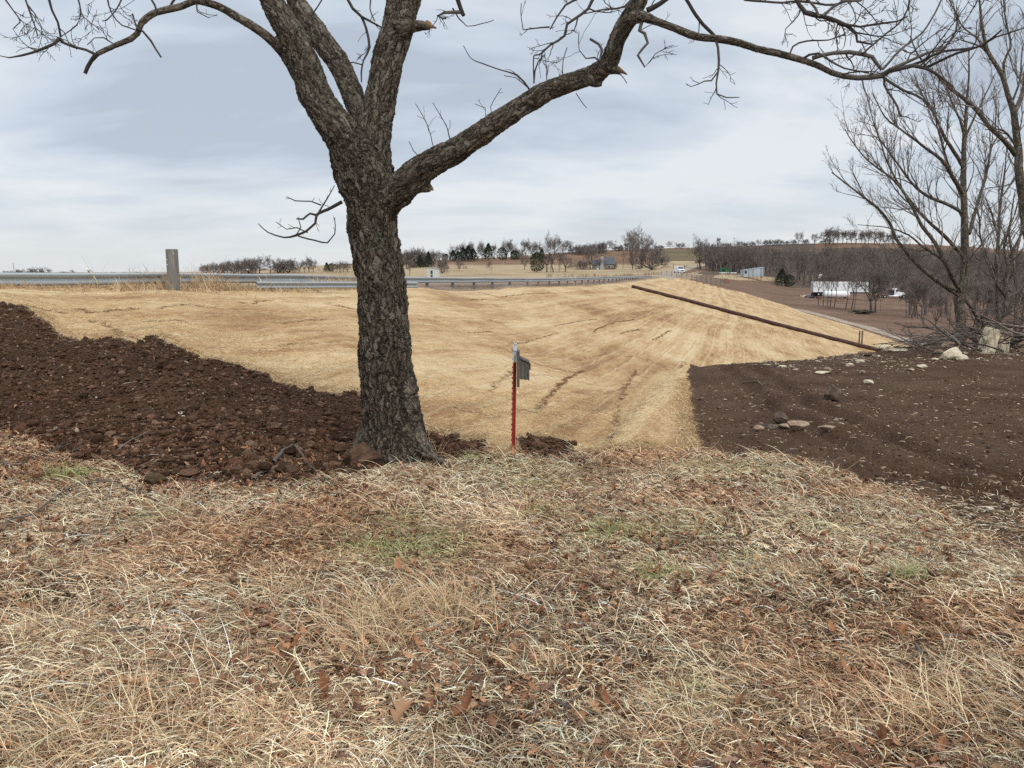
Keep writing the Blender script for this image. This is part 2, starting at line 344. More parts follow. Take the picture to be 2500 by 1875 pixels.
# tyre ruts across the bare ground
RUT = [unproj(c, r, y) for c, r, y in ((1600, 795, 14.5), (1640, 830, 12.6), (1700, 885, 10.1), (1790, 935, 8.6), (1890, 990, 7.3), (2000, 1045, 6.4), (2150, 1090, 5.8), (2300, 1120, 5.4))]
rx = np.array([p[0] for p in RUT][::-1]); ry = np.array([p[1] for p in RUT][::-1])
cx0 = np.interp(YY, ry, rx)
for o_ in (-.28, .28):
    d = (XX - cx0 - o_) / .13
    inr = ((YY > 5) & (YY < 14.8)).astype(float)
    ZZ = ZZ - inr * sD * (.075 * np.exp(-d * d) - .04 * np.exp(-(np.abs(d) - 1.5) ** 2 * 2))
def ground(x, y):
    x = np.asarray(x, float); y = np.asarray(y, float)
    u = x / (y + Y0)
    fi = np.interp(u, uc, np.arange(len(uc))); fj = np.interp(y, yr, np.arange(len(yr)))
    a = np.clip(fi.astype(int), 0, len(uc) - 2); b = np.clip(fj.astype(int), 0, len(yr) - 2); s = fi - a; t = fj - b
    return (ZZ[a, b] * (1 - s) + ZZ[a + 1, b] * s) * (1 - t) + (ZZ[a, b + 1] * (1 - s) + ZZ[a + 1, b + 1] * s) * t
def region(x, y):
    u = x / (y + Y0)
    fi = np.rint(np.interp(u, uc, np.arange(len(uc)))).astype(int); fj = np.rint(np.interp(y, yr, np.arange(len(yr)))).astype(int)
    return REG[np.clip(fi, 0, len(uc) - 2), np.clip(fj, 0, len(yr) - 2)]
def G(col, y):                                      # ground point under view column `col` at distance y
    z = 0.0
    for _ in range(4):
        d = y * math.cos(PITCH) + (EYE - z) * math.sin(PITCH); x = (col - CX) / F * d; z = float(ground(x, y))
    return Vector((x, y, z))
def hit(col, row, y0=2.2, y1=60):                   # first ground point seen at this pixel
    ys = np.geomspace(y0, y1, 900); x, _, z = unproj(col, row, ys); g = ground(x, ys)
    k = np.argmax(z <= g)
    return Vector((float(x[k]), float(ys[k]), float(g[k])))

# ---- ground materials
def m_grass():
    t = MT('grass_floor', 0.95, 0.1); a = t.noise(5, 8, 0.7); b = t.noise(60, 6, 0.7)
    c = t.ramp(b, [(0.34, (.022, .013, .008)), (0.55, (.085, .048, .028)), (0.74, (.24, .15, .09))])
    c2 = t.ramp(a, [(0.35, (.6, .5, .42)), (0.65, (1.1, 1.05, 1.0))])
    t.col(t.mix(1.0, c, c2, 'MULTIPLY')); t.bump(b, 0.8, 0.02); return t.m
def m_soil(name, lo, mid, hi, chips=0.0):
    t = MT(name, 0.95, 0.12); a = t.noise(1.1, 6, 0.6); b = t.noise(30, 8, 0.65); v = t.vor(26)
    f = t.math('ADD', t.math('MULTIPLY', a, .55), t.math('MULTIPLY', b, .45))
    c = t.ramp(f, [(0.32, lo), (0.5, mid), (0.68, hi)])
    if chips:
        v2 = t.vor(9, rnd=1.0); v3 = t.noise(3, 3)
        k = t.math('MULTIPLY', t.math('LESS_THAN', v2, 0.09), t.math('GREATER_THAN', v3, .45))
        c = t.mix(t.math('MULTIPLY', k, chips), c, (.42, .36, .28))
    t.col(c); h = t.math('ADD', t.math('MULTIPLY', b, 1.0), t.math('MULTIPLY', v, .5)); t.bump(h, 0.9, 0.05); return t.m
def m_straw():
    t = MT('straw_mat', 0.85, 0.12)
    big = t.noise(.22, 5, 0.6, t.vec((1, .45, 1))); med = t.noise(1.9, 6, .65)
    s = t.attr('strip'); pv = t.attr('pvec', 'Vector')
    lane = t.noise(1.0, 5, .6, t.vec((1.1, .10, 1), src=pv)); lane2 = t.noise(1.0, 4, .65, t.vec((4.5, .5, 1), src=pv))
    fb = [t.noise(1.0, 3, .7, t.vec((16, 90, 40), (0, 0, a))) for a in (.5, -.6, 1.5)]
    fib = t.math('MULTIPLY', t.math('ADD', t.math('ADD', fb[0], fb[1]), fb[2]), .3333)
    wob = t.noise(1.4, 4, .6, t.vec((1, .4, 1)))
    sc_ = t.math('ADD', t.math('DIVIDE', s, .82), t.math('MULTIPLY', wob, .30))
    cell = t.add('ShaderNodeTexWhiteNoise', {'W': t.math('FLOOR', sc_)}, noise_dimensions='1D').outputs['Value']
    q = t.math('FRACT', sc_)
    f = t.math('ADD', t.math('MULTIPLY', big, .26), t.math('ADD', t.math('MULTIPLY', med, .20), t.math('ADD', t.math('MULTIPLY', lane, .30), t.math('MULTIPLY', lane2, .24))))
    f = t.math('ADD', f, t.math('MULTIPLY', t.math('SUBTRACT', cell, .5), .05))
    f = t.math('SUBTRACT', f, t.math('MULTIPLY', t.attr('rust'), t.math('ADD', t.math('MULTIPLY', med, .09), .03)))
    c = t.ramp(f, [(0.39, (.25, .135, .062)), (0.455, (.375, .235, .112)), (0.51, (.46, .32, .165)), (0.58, (.54, .41, .24))])
    c = t.mix(1.0, c, t.ramp(fib, [(.33, (.62, .58, .54)), (.5, (.97, .97, .97)), (.62, (1.18, 1.18, 1.16))]), 'MULTIPLY')
    brk = t.ramp(t.noise(.45, 4, .6, t.vec((1.5, 1, 1))), [(.44, 0.0), (.60, 1.0)])
    d = t.math('ABSOLUTE', t.math('SUBTRACT', q, .5))
    seam = t.ramp(d, [(0.0, 1.0), (.045, 0.0)])
    c = t.mix(t.math('MULTIPLY', t.math('MULTIPLY', seam, brk), .62), c, (.20, .115, .06))
    edge = t.math('MULTIPLY', t.ramp(t.math('ABSOLUTE', t.math('SUBTRACT', q, .60)), [(0.0, 1.0), (.07, 0.0)]), .38)
    c = t.mix(edge, c, (.58, .46, .29))
    t.col(c)
    h = t.math('ADD', t.math('MULTIPLY', fib, .5), t.math('ADD', t.math('MULTIPLY', med, 1.0), t.math('MULTIPLY', q, .12)))
    t.bump(h, .55, .05); return t.m
def m_field(name, stops, sc_=.05, st=(1, .4, 1), fine=.8):
    t = MT(name, .95, .08); a = t.noise(sc_, 8, .62, t.vec(st)); b = t.noise(fine, 6, .7)
    t.col(t.ramp(t.math('ADD', t.math('MULTIPLY', a, .6), t.math('MULTIPLY', b, .4)), stops)); t.bump(b, .6, .3); return t.m
MATS = {
 GRASS: ('grass_ground', m_grass()),
 SOIL: ('soil_bank', m_soil('dark_soil', (.030, .016, .009), (.068, .036, .021), (.115, .066, .041), .25)),
 STRAW: ('straw_slope', m_straw()),
 ROAD: ('dam_road', m_field('crest_gravel', [(.35, (.17, .115, .08)), (.5, (.27, .195, .14)), (.7, (.36, .28, .21))], .5, (1, 1, 1), 8)),
 DIRT: ('dirt_ground', m_soil('bare_dirt', (.046, .024, .013), (.088, .049, .029), (.145, .090, .058), .1)),
 VALLEY: ('valley_dirt', m_field('valley_soil', [(.36, (.095, .055, .036)), (.5, (.155, .095, .065)), (.66, (.23, .155, .11))], .07, (1, 3, 1), 1.2)),
 TRACK: ('gravel_track', m_field('track_gravel', [(.3, (.22, .165, .12)), (.5, (.33, .265, .205)), (.7, (.42, .35, .28))], .3, (1, 1, 1), 3)),
 PASTURE: ('pasture', m_field('dry_pasture', [(.34, (.19, .125, .072)), (.47, (.32, .235, .14)), (.6, (.40, .31, .19)), (.7, (.29, .23, .12))], .03, (1, 1, 1), .7)),
 FIELD: ('hill_field', m_field('hill_grass', [(.34, (.085, .058, .042)), (.46, (.16, .095, .06)), (.58, (.26, .16, .10)), (.7, (.17, .13, .09))], .022, (1, 2.2, 1), .35)),
 WOODF: ('wood_floor', m_field('wood_litter', [(.34, (.05, .036, .028)), (.5, (.10, .072, .055)), (.68, (.17, .12, .085))], .06, (1, 1, 1), .7)),
 TERR: ('terraced_hill', m_field('terrace_grass', [(.34, (.085, .066, .038)), (.5, (.135, .105, .06)), (.68, (.22, .165, .10))], .04, (.5, 5, 1), .5)),
 SHORE: ('far_shore', m_field('shore_grass', [(.36, (.16, .12, .085)), (.5, (.27, .20, .14)), (.66, (.36, .28, .19))], .1, (1, 1, 1), 2)),
}
nu, nv = len(uc), len(yr)
idx = np.arange(nu * nv).reshape(nu, nv)
quads = np.stack([idx[:-1, :-1], idx[1:, :-1], idx[1:, 1:], idx[:-1, 1:]], -1).reshape(-1, 4)
freg = REG[:-1, :-1].ravel()
allv = np.stack([XX.ravel(), YY.ravel(), ZZ.ravel()], 1)
ppf = (XX - crx(YY)).ravel()
RUST = [hit(c, r, 5, 150) for c, r in ((1350, 775), (1375, 770), (1330, 795), (1285, 880), (1270, 920), (1290, 850), (1250, 940), (1290, 800), (950, 890), (930, 925), (960, 870), (1000, 900), (1180, 905), (650, 690), (560, 700), (480, 690), (700, 720), (300, 640), (500, 660), (200, 650), (1400, 660), (1240, 650), (1310, 680), (1440, 690), (1000, 650), (820, 690))]
rust = 0
for q_ in RUST:
    sx_ = .07 * q_.y * .6; rust = rust + np.exp(-((XX - q_.x) / sx_) ** 2 - ((YY - q_.y) / (sx_ * 2.2)) ** 2)
rust = np.clip(rust, 0, 1).ravel()
for rg, (nm, mt) in MATS.items():
    q = quads[freg == rg]
    if not len(q): continue
    used, inv = np.unique(q, return_inverse=True)
    at = {}
    if rg == STRAW:
        pv = ppf[used]; at = {'strip': pv, 'rust': rust[used], 'pvec': np.stack([pv, allv[used, 1], 0 * pv], 1)}
    me = mk_mesh(nm, allv[used], inv.reshape(-1, 4), [mt], attrs=at)
    o = link(nm, me); o['kind'] = 'structure'
# ------------------------------------------------------------------ tubes and branching
class Tubes:
    def __init__(s): s.v = []; s.f = []; s.n = 0; s.k = []
    def tube(s, pts, r, sides=5, tone=0.5):
        pts = np.asarray([tuple(p) for p in pts], float) if not isinstance(pts, np.ndarray) else pts
        r = np.broadcast_to(np.asarray(r, float), (len(pts),)).copy()
        t = np.gradient(pts, axis=0); t /= np.linalg.norm(t, axis=1)[:, None] + 1e-12
        ref = np.array([0.31, 0.22, 0.92]) if abs(t[0] @ np.array([0.31, 0.22, 0.92])) < .9 else np.array([1.0, 0, 0])
        a = np.cross(t, ref); a /= np.linalg.norm(a, axis=1)[:, None] + 1e-12
        b = np.cross(t, a)
        th = np.arange(sides) * 2 * math.pi / sides
        ring = pts[:, None] + r[:, None, None] * (np.cos(th)[None, :, None] * a[:, None] + np.sin(th)[None, :, None] * b[:, None])
        n = len(pts)
        i = np.arange((n - 1) * sides).reshape(n - 1, sides) + s.n
        j = np.roll(i, -1, axis=1)
        s.f.append(np.stack([i, j, j + sides, i + sides], -1).reshape(-1, 4))
        s.v.append(ring.reshape(-1, 3)); s.k.append(np.full(n * sides, tone)); s.n += n * sides
    def arrays(s): return np.concatenate(s.v), np.concatenate(s.f), np.concatenate(s.k)
    def mesh(s, name, mats):
        v, f, k = s.arrays(); return mk_mesh(name, v, f, mats, True, {'tone': k})
def spline(pts, rs, step):
    """Catmull-Rom through 3D points with radii, resampled at about `step` metres"""
    P_ = [np.array(tuple(p), float) for p in pts]; R_ = list(rs)
    P_ = [2 * P_[0] - P_[1]] + P_ + [2 * P_[-1] - P_[-2]]; R_ = [R_[0]] + R_ + [R_[-1]]
    o, q = [], []
    for i in range(1, len(P_) - 2):
        n = max(1, int(np.linalg.norm(P_[i + 1] - P_[i]) / step))
        for k in range(n):
            t = k / n; a, b, c, d = P_[i - 1:i + 3]
            o.append(.5 * (2 * b + (c - a) * t + (2 * a - 5 * b + 4 * c - d) * t * t + (3 * b - a - 3 * c + d) * t ** 3))
            q.append(R_[i] + (R_[i + 1] - R_[i]) * t)
    o.append(P_[-2]); q.append(R_[-2])
    return np.array(o), np.array(q)
def wander(rng, p0, d0, L, n, wig, up=0.0, r0=.01, r1=.003):
    d = np.array(d0, float); d /= np.linalg.norm(d); p = np.array(p0, float); pts = [p.copy()]
    for i in range(n):
        d = d + rng.normal(0, wig, 3) + np.array([0, 0, up]); d /= np.linalg.norm(d)
        p = p + d * L / n; pts.append(p.copy())
    return np.array(pts), np.linspace(r0, r1, n + 1)
def twigs(T, rng, pts, rs, level, dens, length, wig=.3, up=.02, t0=.15, sides=(5, 4, 3, 3), ang=(.5, 1.2), maxl=3, rmin=.0016, shrink=.5, droop=0, segs=6):
    """spawn side branches along a path; recursive"""
    seg = np.linalg.norm(np.diff(pts, axis=0), axis=1); S = np.concatenate([[0], np.cumsum(seg)]); tot = S[-1]
    n = rng.poisson(max(0.0, tot * (1 - t0) * dens))
    for _ in range(n):
        s = tot * (t0 + (1 - t0) * rng.random()); i = min(len(pts) - 2, int(np.searchsorted(S, s) - 1)); i = max(i, 0)
        f = (s - S[i]) / (seg[i] + 1e-9); p = pts[i] + (pts[i + 1] - pts[i]) * f; r = rs[i] + (rs[i + 1] - rs[i]) * f
        t = (pts[i + 1] - pts[i]) / (seg[i] + 1e-9)
        q = rng.normal(0, 1, 3); q -= t * (q @ t); q /= np.linalg.norm(q) + 1e-9; q[2] += up * 4 - droop; 
        a = rng.uniform(*ang); d = t * math.cos(a) + q * math.sin(a)
        L = length * rng.uniform(.35, 1.15) * (1 - .45 * s / tot)
        r0 = max(rmin * 1.2, min(r * .6, L * .012 + rmin)); ns = max(3, segs - level)
        pp, rr = wander(rng, p, d, L, ns, wig, up, r0, rmin)
        T.tube(pp, rr, sides[min(level, 3)], rng.random())
        if level < maxl: twigs(T, rng, pp, rr, level + 1, dens * 1.5, L * shrink, wig, up, .2, sides, ang, maxl, rmin, shrink, droop, segs)

# ------------------------------------------------------------------ bark materials
def m_bark(name, c0, c1, c2, c3, disp=True, sx=27, sz=6.5, moss=True):
    t = MT(name, .95, .12)
    bv = t.attr('bk', 'Vector')
    wv = t.add('ShaderNodeTexNoise', {'Vector': bv, 'Scale': 11.0, 'Detail': 4.0, 'Roughness': .65})
    wp = t.add('ShaderNodeVectorMath', {0: wv.outputs['Color'], 1: (.5, .5, .5)}, operation='SUBTRACT').outputs[0]
    ws = t.add('ShaderNodeVectorMath', {0: wp, 3: .14}, operation='SCALE')
    base = t.add('ShaderNodeVectorMath', {0: bv, 1: ws.outputs[0]}, operation='ADD').outputs[0]
    v1 = t.vor(1.0, t.vec((sx, sx, sz), src=base), 'DISTANCE_TO_EDGE')
    v2 = t.vor(1.0, t.vec((sx * 2.3, sx * 2.3, sz * 1.7), src=base), 'DISTANCE_TO_EDGE')
    vc = t.vor(1.0, t.vec((sx, sx, sz), src=base), 'F1', 'Color')
    rid = t.noise(1.0, 6, .72, t.vec((sx * 1.15, sx * 1.15, sz * .55), src=base))
    fine = t.noise(1.0, 5, .75, t.vec((80, 80, 30), src=bv)); lich = t.noise(3.2, 5, .65, t.vec((1, 1, .6), src=bv)); lich2 = t.noise(30, 5, .65, bv)
    pl = t.add('ShaderNodeMapRange', {0: v1, 1: 0.0, 2: .26, 3: 0.0, 4: 1.0}).outputs[0]
    pl2 = t.add('ShaderNodeMapRange', {0: v2, 1: 0.0, 2: .30, 3: 0.0, 4: 1.0}).outputs[0]
    rr_ = t.ramp(rid, [(.36, 0.0), (.62, 1.0)])
    h = t.math('ADD', t.math('ADD', t.math('MULTIPLY', pl, .48), t.math('MULTIPLY', rr_, .34)), t.math('ADD', t.math('MULTIPLY', pl2, .16), t.math('MULTIPLY', fine, .25)))
    shade = t.add('ShaderNodeSeparateColor', {0: vc}).outputs[0]
    c = t.ramp(t.math('ADD', t.math('MULTIPLY', shade, .24), t.math('MULTIPLY', t.math('ADD', t.math('MULTIPLY', fine, .6), t.math('MULTIPLY', lich2, .4)), .76)), [(.30, c1), (.5, c2), (.68, c3)])
    fur = t.math('MULTIPLY', t.ramp(rid, [(.34, 1.0), (.47, 0.0)]), .9)
    c = t.mix(fur, c, c0)
    c = t.mix(t.math('MULTIPLY', t.ramp(pl, [(0.05, 1.0), (.62, 0.0)]), .88), c, c0)
    if moss:
        k = t.math('MULTIPLY', t.ramp(lich, [(.50, 0.0), (.62, 1.0)]), t.ramp(lich2, [(.47, 0.0), (.56, 1.0)]))
        c = t.mix(t.math('MULTIPLY', t.math('MULTIPLY', k, rr_), .7), c, (.15, .15, .105))
        k2 = t.math('MULTIPLY', t.math('GREATER_THAN', lich2, .645), rr_)
        c = t.mix(t.math('MULTIPLY', k2, .8), c, (.32, .31, .27))
    t.col(c)
    if disp:
        ra = t.attr('rad')
        amp = t.math('MULTIPLY', t.math('MINIMUM', ra, .26), .14)
        dn = t.add('ShaderNodeDisplacement', {'Height': h, 'Midlevel': .75, 'Scale': amp})
        t.t.links.new(dn.outputs[0], t.t.nodes['Material Output'].inputs['Displacement'])
        t.m.displacement_method = 'BOTH'
    else: t.bump(h, .8, .012)
    return t.m
def m_twig(name, a, b):
    t = MT(name, .85, .15); n = t.attr('tone'); g = t.noise(30, 4, .6)
    t.col(t.ramp(t.math('ADD', t.math('MULTIPLY', n, .5), t.math('MULTIPLY', g, .5)), [(.25, a), (.75, b)])); return t.m
MB = m_bark('oak_bark', (.009, .0065, .0045), (.062, .046, .033), (.125, .099, .073), (.23, .195, .155))
MTW = m_twig('oak_twig', (.035, .028, .024), (.11, .092, .078))
MWOOD = simple('torn_wood', (.22, .125, .07), .9, 0, .4, 18)

TY = 6.7
def tp(sx, sy, dy=0.0): return P(sx, sy, TY + dy)
def limb(raw, dy=lambda i, n: 0.0):
    n = len(raw); pts = []; rs = []
    for i, (sx, sy, wd) in enumerate(raw):
        yy = dy(i, n); pts.append(tp(sx, sy, yy)); rs.append(wd * .5 / 1888.0 * (TY + yy) * .955)
    return pts, rs
tree = thing('oak_tree', 'large bare oak with rough dark bark beside the soil bank, one long limb reaching right', 'tree', tuple(P(970, 1112, TY)))
LB = {}
LB['trunk'] = limb([(961, 1150, 205), (960, 1120, 196), (960, 1090, 182), (963, 1060, 168), (956, 1010, 154), (950, 946, 144), (942, 880, 134), (935, 753, 127), (926, 660, 126), (910, 560, 130), (910, 500, 136), (900, 450, 146), (885, 405, 140), (868, 360, 112)])
LB['A'] = limb([(893, 450, 140), (868, 390, 128), (840, 340, 98), (806, 290, 86), (770, 231, 84), (743, 154, 76), (707, 77, 66), (662, 0, 58), (625, -80, 52), (590, -190, 44)], lambda i, n: -.02 * i)
LB['C'] = limb([(915, 380, 80), (893, 310, 60), (868, 250, 54), (826, 154, 56), (770, 77, 54), (722, 0, 44), (685, -80, 42), (655, -180, 36)], lambda i, n: .10 + .06 * i)
LB['B'] = limb([(905, 460, 120), (908, 400, 98), (914, 328, 86), (930, 231, 76), (946, 154, 77), (967, 77, 80), (986, 0, 80), (1000, -80, 74), (1010, -190, 62)], lambda i, n: .02 * i)
LB['D'] = limb([(925, 500, 90), (955, 478, 86), (985, 455, 76), (1039, 409, 68), (1109, 370, 62), (1167, 332, 59), (1263, 266, 54), (1340, 220, 50), (1417, 193, 46), (1468, 172, 48), (1492, 142, 46), (1506, 96, 39), (1533, 50, 43), (1556, 12, 42), (1574, -30, 40), (1590, -90, 36)], lambda i, n: -.07 * i)
LB['stubB'] = limb([(968, 75, 44), (1000, 64, 34), (1030, 62, 24), (1050, 66, 14)])
LB['stubD'] = limb([(1480, 165, 34), (1502, 171, 22), (1516, 176, 14)], lambda i, n: -.7)
LB['stubD2'] = limb([(1010, 440, 60), (1035, 455, 36), (1052, 462, 18)], lambda i, n: -.15)
LB['stubD3'] = limb([(1440, 195, 30), (1458, 205, 18), (1470, 206, 10)], lambda i, n: -.62)
LB['E'] = limb([(1540, 45, 34), (1570, 40, 30), (1602, 52, 19), (1649, 69, 19), (1700, 89, 19), (1760, 96, 19), (1804, 104, 19), (1850, 120, 17), (1901, 131, 17), (1951, 145, 16), (1997, 160, 15), (2028, 177, 14)], lambda i, n: -.95 - .05 * i)
LB['Fb'] = limb([(730, 190, 34), (705, 145, 30), (681, 118, 24), (655, 92, 23), (617, 64, 21), (579, 42, 20), (540, 19, 19), (502, 6, 18), (478, 2, 17), (444, 15, 17), (409, 23, 17), (378, 31, 16), (347, 54, 16), (336, 81, 15), (320, 95, 16), (278, 112, 13), (235, 133, 12)], lambda i, n: -.03 - .05 * i)
LB['root1'] = limb([(1000, 1060, 70), (1030, 1090, 44), (1052, 1112, 30), (1078, 1130, 22)], lambda i, n: -.12 - .05 * i)
LB['root2'] = limb([(915, 1075, 80), (893, 1110, 60), (880, 1140, 36)], lambda i, n: -.05)
LB['root4'] = limb([(1000, 1040, 60), (1012, 1085, 46), (1020, 1120, 34)], lambda i, n: .02)
LB['root5'] = limb([(905, 1040, 60), (886, 1085, 46), (872, 1118, 34), (858, 1132, 20)], lambda i, n: .03 - .05 * i)
LB['root3'] = limb([(960, 1080, 90), (965, 1120, 70), (975, 1145, 40)], lambda i, n: -.16)
for nm_, (a_, b_, d_) in {'k1': ((1006, 985), (1014, 1004), 0), 'k2': ((1004, 950), (1010, 960), 0)}.items():
    LB[nm_] = limb([(a_[0], a_[1], 42), (b_[0], b_[1], 34)], lambda i, n: -.10)
T = Tubes(); SK = []; SR = []; ST_ = []; SD = []; off = 0.0
for k, (ps, rs) in LB.items():
    a, r = spline(ps, rs, .05)
    if k in ('trunk', 'A', 'B', 'C', 'D'):
        s = np.arange(len(a)) * .05; r = r * (1 + .07 * (fbm(s * 2.2 + len(a), s * 0, 3, 3) - .5) * 2)
    T.tube(a, r, 20)
    # closed ends
    T.tube(np.array([a[-1], a[-1] + (a[-1] - a[-2]) * .3 * r[-1] / .05]), [r[-1], r[-1] * .15], 20)
    d = np.gradient(a, axis=0); d /= np.linalg.norm(d, axis=1)[:, None]
    SK.append(a); SR.append(r); SD.append(d); ST_.append(off + np.arange(len(a)) * .05); off += 40
me = T.mesh('limbs_tmp', [])
o = bpy.data.objects.new('limbs_tmp', me); C.objects.link(o)
# cap the open rings so the volume is watertight, then fuse every limb into one continuous surface
bm = bmesh.new(); bm.from_mesh(me); bmesh.ops.holes_fill(bm, edges=[e for e in bm.edges if e.is_boundary], sides=0); bm.to_mesh(me); bm.free()
rm = o.modifiers.new('remesh', 'REMESH'); rm.mode = 'VOXEL'; rm.voxel_size = .0125
dg = bpy.context.evaluated_depsgraph_get(); ev = o.evaluated_get(dg); m2 = bpy.data.meshes.new_from_object(ev)
bpy.data.objects.remove(o); bpy.data.meshes.remove(me)
nvv = len(m2.vertices); V = np.empty(nvv * 3, np.float32); m2.vertices.foreach_get('co', V); V = V.reshape(-1, 3).astype(float)
nf = len(m2.polygons); Fq = np.empty(len(m2.loops), np.int32); m2.loops.foreach_get('vertex_index', Fq)
lt = np.empty(nf, np.int32); m2.polygons.foreach_get('loop_total', lt); assert (lt == 4).all(); Fq = Fq.reshape(-1, 4)
SKa = np.concatenate(SK); SRa = np.concatenate(SR); SDa = np.concatenate(SD); STa = np.concatenate(ST_)
near = np.empty(nvv, int)
for i in range(0, nvv, 4000):
    c = V[i:i + 4000]; d2 = ((c[:, None] - SKa[None]) ** 2).sum(-1); near[i:i + 4000] = np.argmin(np.sqrt(d2) - SRa[None] * .75, 1)
rel = V - SKa[near]; D = SDa[near]; s_al = (rel * D).sum(1); perp = rel - D * s_al[:, None]; pn = np.linalg.norm(perp, axis=1); radv = SRa[near]
u_ = perp / (pn[:, None] + 1e-9) * np.maximum(radv, .03)[:, None]
# express the around-the-limb vector in a 2D frame + distance along
ref = np.array([0, 1.0, 0.0]); e1 = np.cross(D, ref); e1 /= np.linalg.norm(e1, axis=1)[:, None] + 1e-9; e2 = np.cross(D, e1)
bk = np.stack([(u_ * e1).sum(1), (u_ * e2).sum(1), STa[near] + s_al], 1)
# coarse lumps so the outline is not a clean tube
lum = (fbm(bk[:, 2] * 9 + bk[:, 0] * 10, bk[:, 1] * 22 + bk[:, 0] * 14, 3, 21) - .5) * .045 * np.minimum(1, radv / .15)
V = V + perp / (pn[:, None] + 1e-9) * lum[:, None]
m3 = mk_mesh('trunk', V, Fq, [MB], True, {'bk': bk, 'rad': radv})
bpy.data.meshes.remove(m2)
def child(name, me, par, **kw):
    o = link(name, me, par, **kw); o.matrix_parent_inverse = Matrix.Translation(-Vector(par.location)); return o
trunk = child('trunk', m3, tree)

# thin branches, traced, then grown
T = Tubes(); rng = np.random.default_rng(5)
def lim(raw, y0, y1, grow=(6, .5), sides=7, up=.02, droop=0., lvl=1, maxl=3, wig=.28, t0=.1):
    n = len(raw); pts = [P(a, b, TY + y0 + (y1 - y0) * i / max(1, n - 1)) for i, (a, b, c) in enumerate(raw)]
    rs = [c * .5 / 1888 * (TY + y0 + (y1 - y0) * i / max(1, n - 1)) for i, (a, b, c) in enumerate(raw)]
    a, r = spline(pts, rs, .05); j = rng.normal(0, .003, a.shape); a = a + np.cumsum(j, 0) * .6
    T.tube(a, r, sides, rng.random())
    if grow: twigs(T, rng, a, r, lvl, grow[0] * (1.5 if grow[1] > .2 else 1.1), grow[1] * 1.15, wig * .85, up, t0, (6, 4, 3, 3), (.5, 1.25), maxl, .0016, .5, droop)
# continuation of the right limb E and its tangle
lim([(2028, 177, 13), (2060, 186, 13), (2094, 191, 12), (2125, 188, 13), (2155, 183, 14)], -1.5, -1.5, (5, .35))
lim([(2155, 183, 13), (2171, 172, 12), (2200, 165, 11), (2229, 158, 10), (2262, 165, 8), (2290, 180, 6), (2330, 210, 4)], -1.5, -1.7, (7, .5))
lim([(1985, 143, 10), (2010, 135, 9), (2036, 130, 9), (2074, 127, 10), (2105, 132, 10), (2132, 139, 9), (2142, 155, 8), (2155, 170, 8)], -1.45, -1.5, (7, .5))
lim([(2229, 158, 7), (2250, 150, 6), (2300, 125, 6), (2383, 116, 5), (2430, 90, 4), (2500, 70, 3)], -1.55, -1.8, (7, .5))
lim([(2171, 170, 8), (2229, 145, 7), (2270, 128, 6), (2300, 122, 5), (2330, 80, 5), (2336, 40, 4)], -1.55, -1.6, (7, .5))
lim([(2262, 165, 7), (2290, 152, 6), (2340, 130, 6), (2400, 110, 5), (2450, 70, 4)], -1.6, -1.9, (7, .5))
lim([(2155, 185, 7), (2167, 193, 6), (2209, 220, 6), (2240, 232, 5), (2271, 251, 3)], -1.5, -1.6, (5, .25))
lim([(2158, 186, 5), (2157, 210, 5), (2190, 262, 5), (2198, 289, 4)], -1.5, -1.5, (5, .25))
lim([(1951, 150, 6), (1975, 135, 6), (1998, 132, 5), (2025, 150, 5), (2060, 170, 4), (2120, 180, 4)], -1.4, -1.6, (6, .4))
lim([(1928, 140, 4), (1940, 115, 4), (1975, 103, 4), (2030, 100, 3), (2070, 85, 3)], -1.4, -1.2, (5, .25))
lim([(2155, 170, 6), (2200, 120, 5), (2250, 80, 4), (2290, 20, 4), (2310, -30, 3)], -1.5, -1.3, (7, .5))
lim([(2105, 132, 5), (2150, 95, 4), (2190, 60, 4), (2215, 20, 3), (2220, -20, 3)], -1.5, -1.2, (7, .5))
# upper right branches
lim([(1935, -25, 9), (1950, 10, 9), (1966, 31, 11), (2009, 42, 10), (2045, 56, 9), (2067, 66, 9), (2090, 85, 7), (2092, 104, 6), (2128, 112, 4)], -1.2, -1.3, (9, .5), droop=.3)
lim([(2009, 42, 7), (2030, 22, 6), (2060, 5, 6), (2100, 5, 5), (2130, -20, 4)], -1.3, -1.3, (8, .45))
lim([(1800, -12, 6), (1820, 0, 6), (1870, 6, 5), (1912, 8, 5), (1960, 5, 5), (2036, 15, 5), (2080, 0, 4)], -1.2, -1.2, (7, .35))
lim([(2060, 60, 6), (2100, 65, 5), (2150, 58, 5), (2190, 52, 4), (2215, 40, 3)], -1.3, -1.4, (8, .4))
lim([(2000, 42, 6), (1990, 20, 6), (1960, -10, 5)], -1.3, -1.2, (8, .4))
lim([(1580, 25, 13), (1612, 8, 11), (1640, -12, 10)], -1.0, -1.0, (5, .4))
lim([(1673, -5, 8), (1700, 40, 8), (1731, 77, 8), (1748, 92, 6)], -1.1, -1.2, (6, .5))
lim([(1748, 100, 6), (1754, 116, 6), (1756, 150, 6), (1755, 174, 5), (1750, 205, 4), (1752, 231, 4), (1775, 240, 3), (1806, 239, 2)], -1.2, -1.2, (5, .28), maxl=2)
lim([(1755, 170, 4), (1738, 195, 4), (1722, 198, 3), (1690, 212, 2), (1677, 205, 2)], -1.2, -1.3, (3, .15), maxl=2)
lim([(1568, 48, 9), (1562, 75, 8), (1575, 82, 8), (1582, 105, 6), (1556, 135, 6), (1574, 163, 4), (1600, 130, 2), (1630, 113, 2)], -1.0, -1.1, (6, .25), maxl=2)
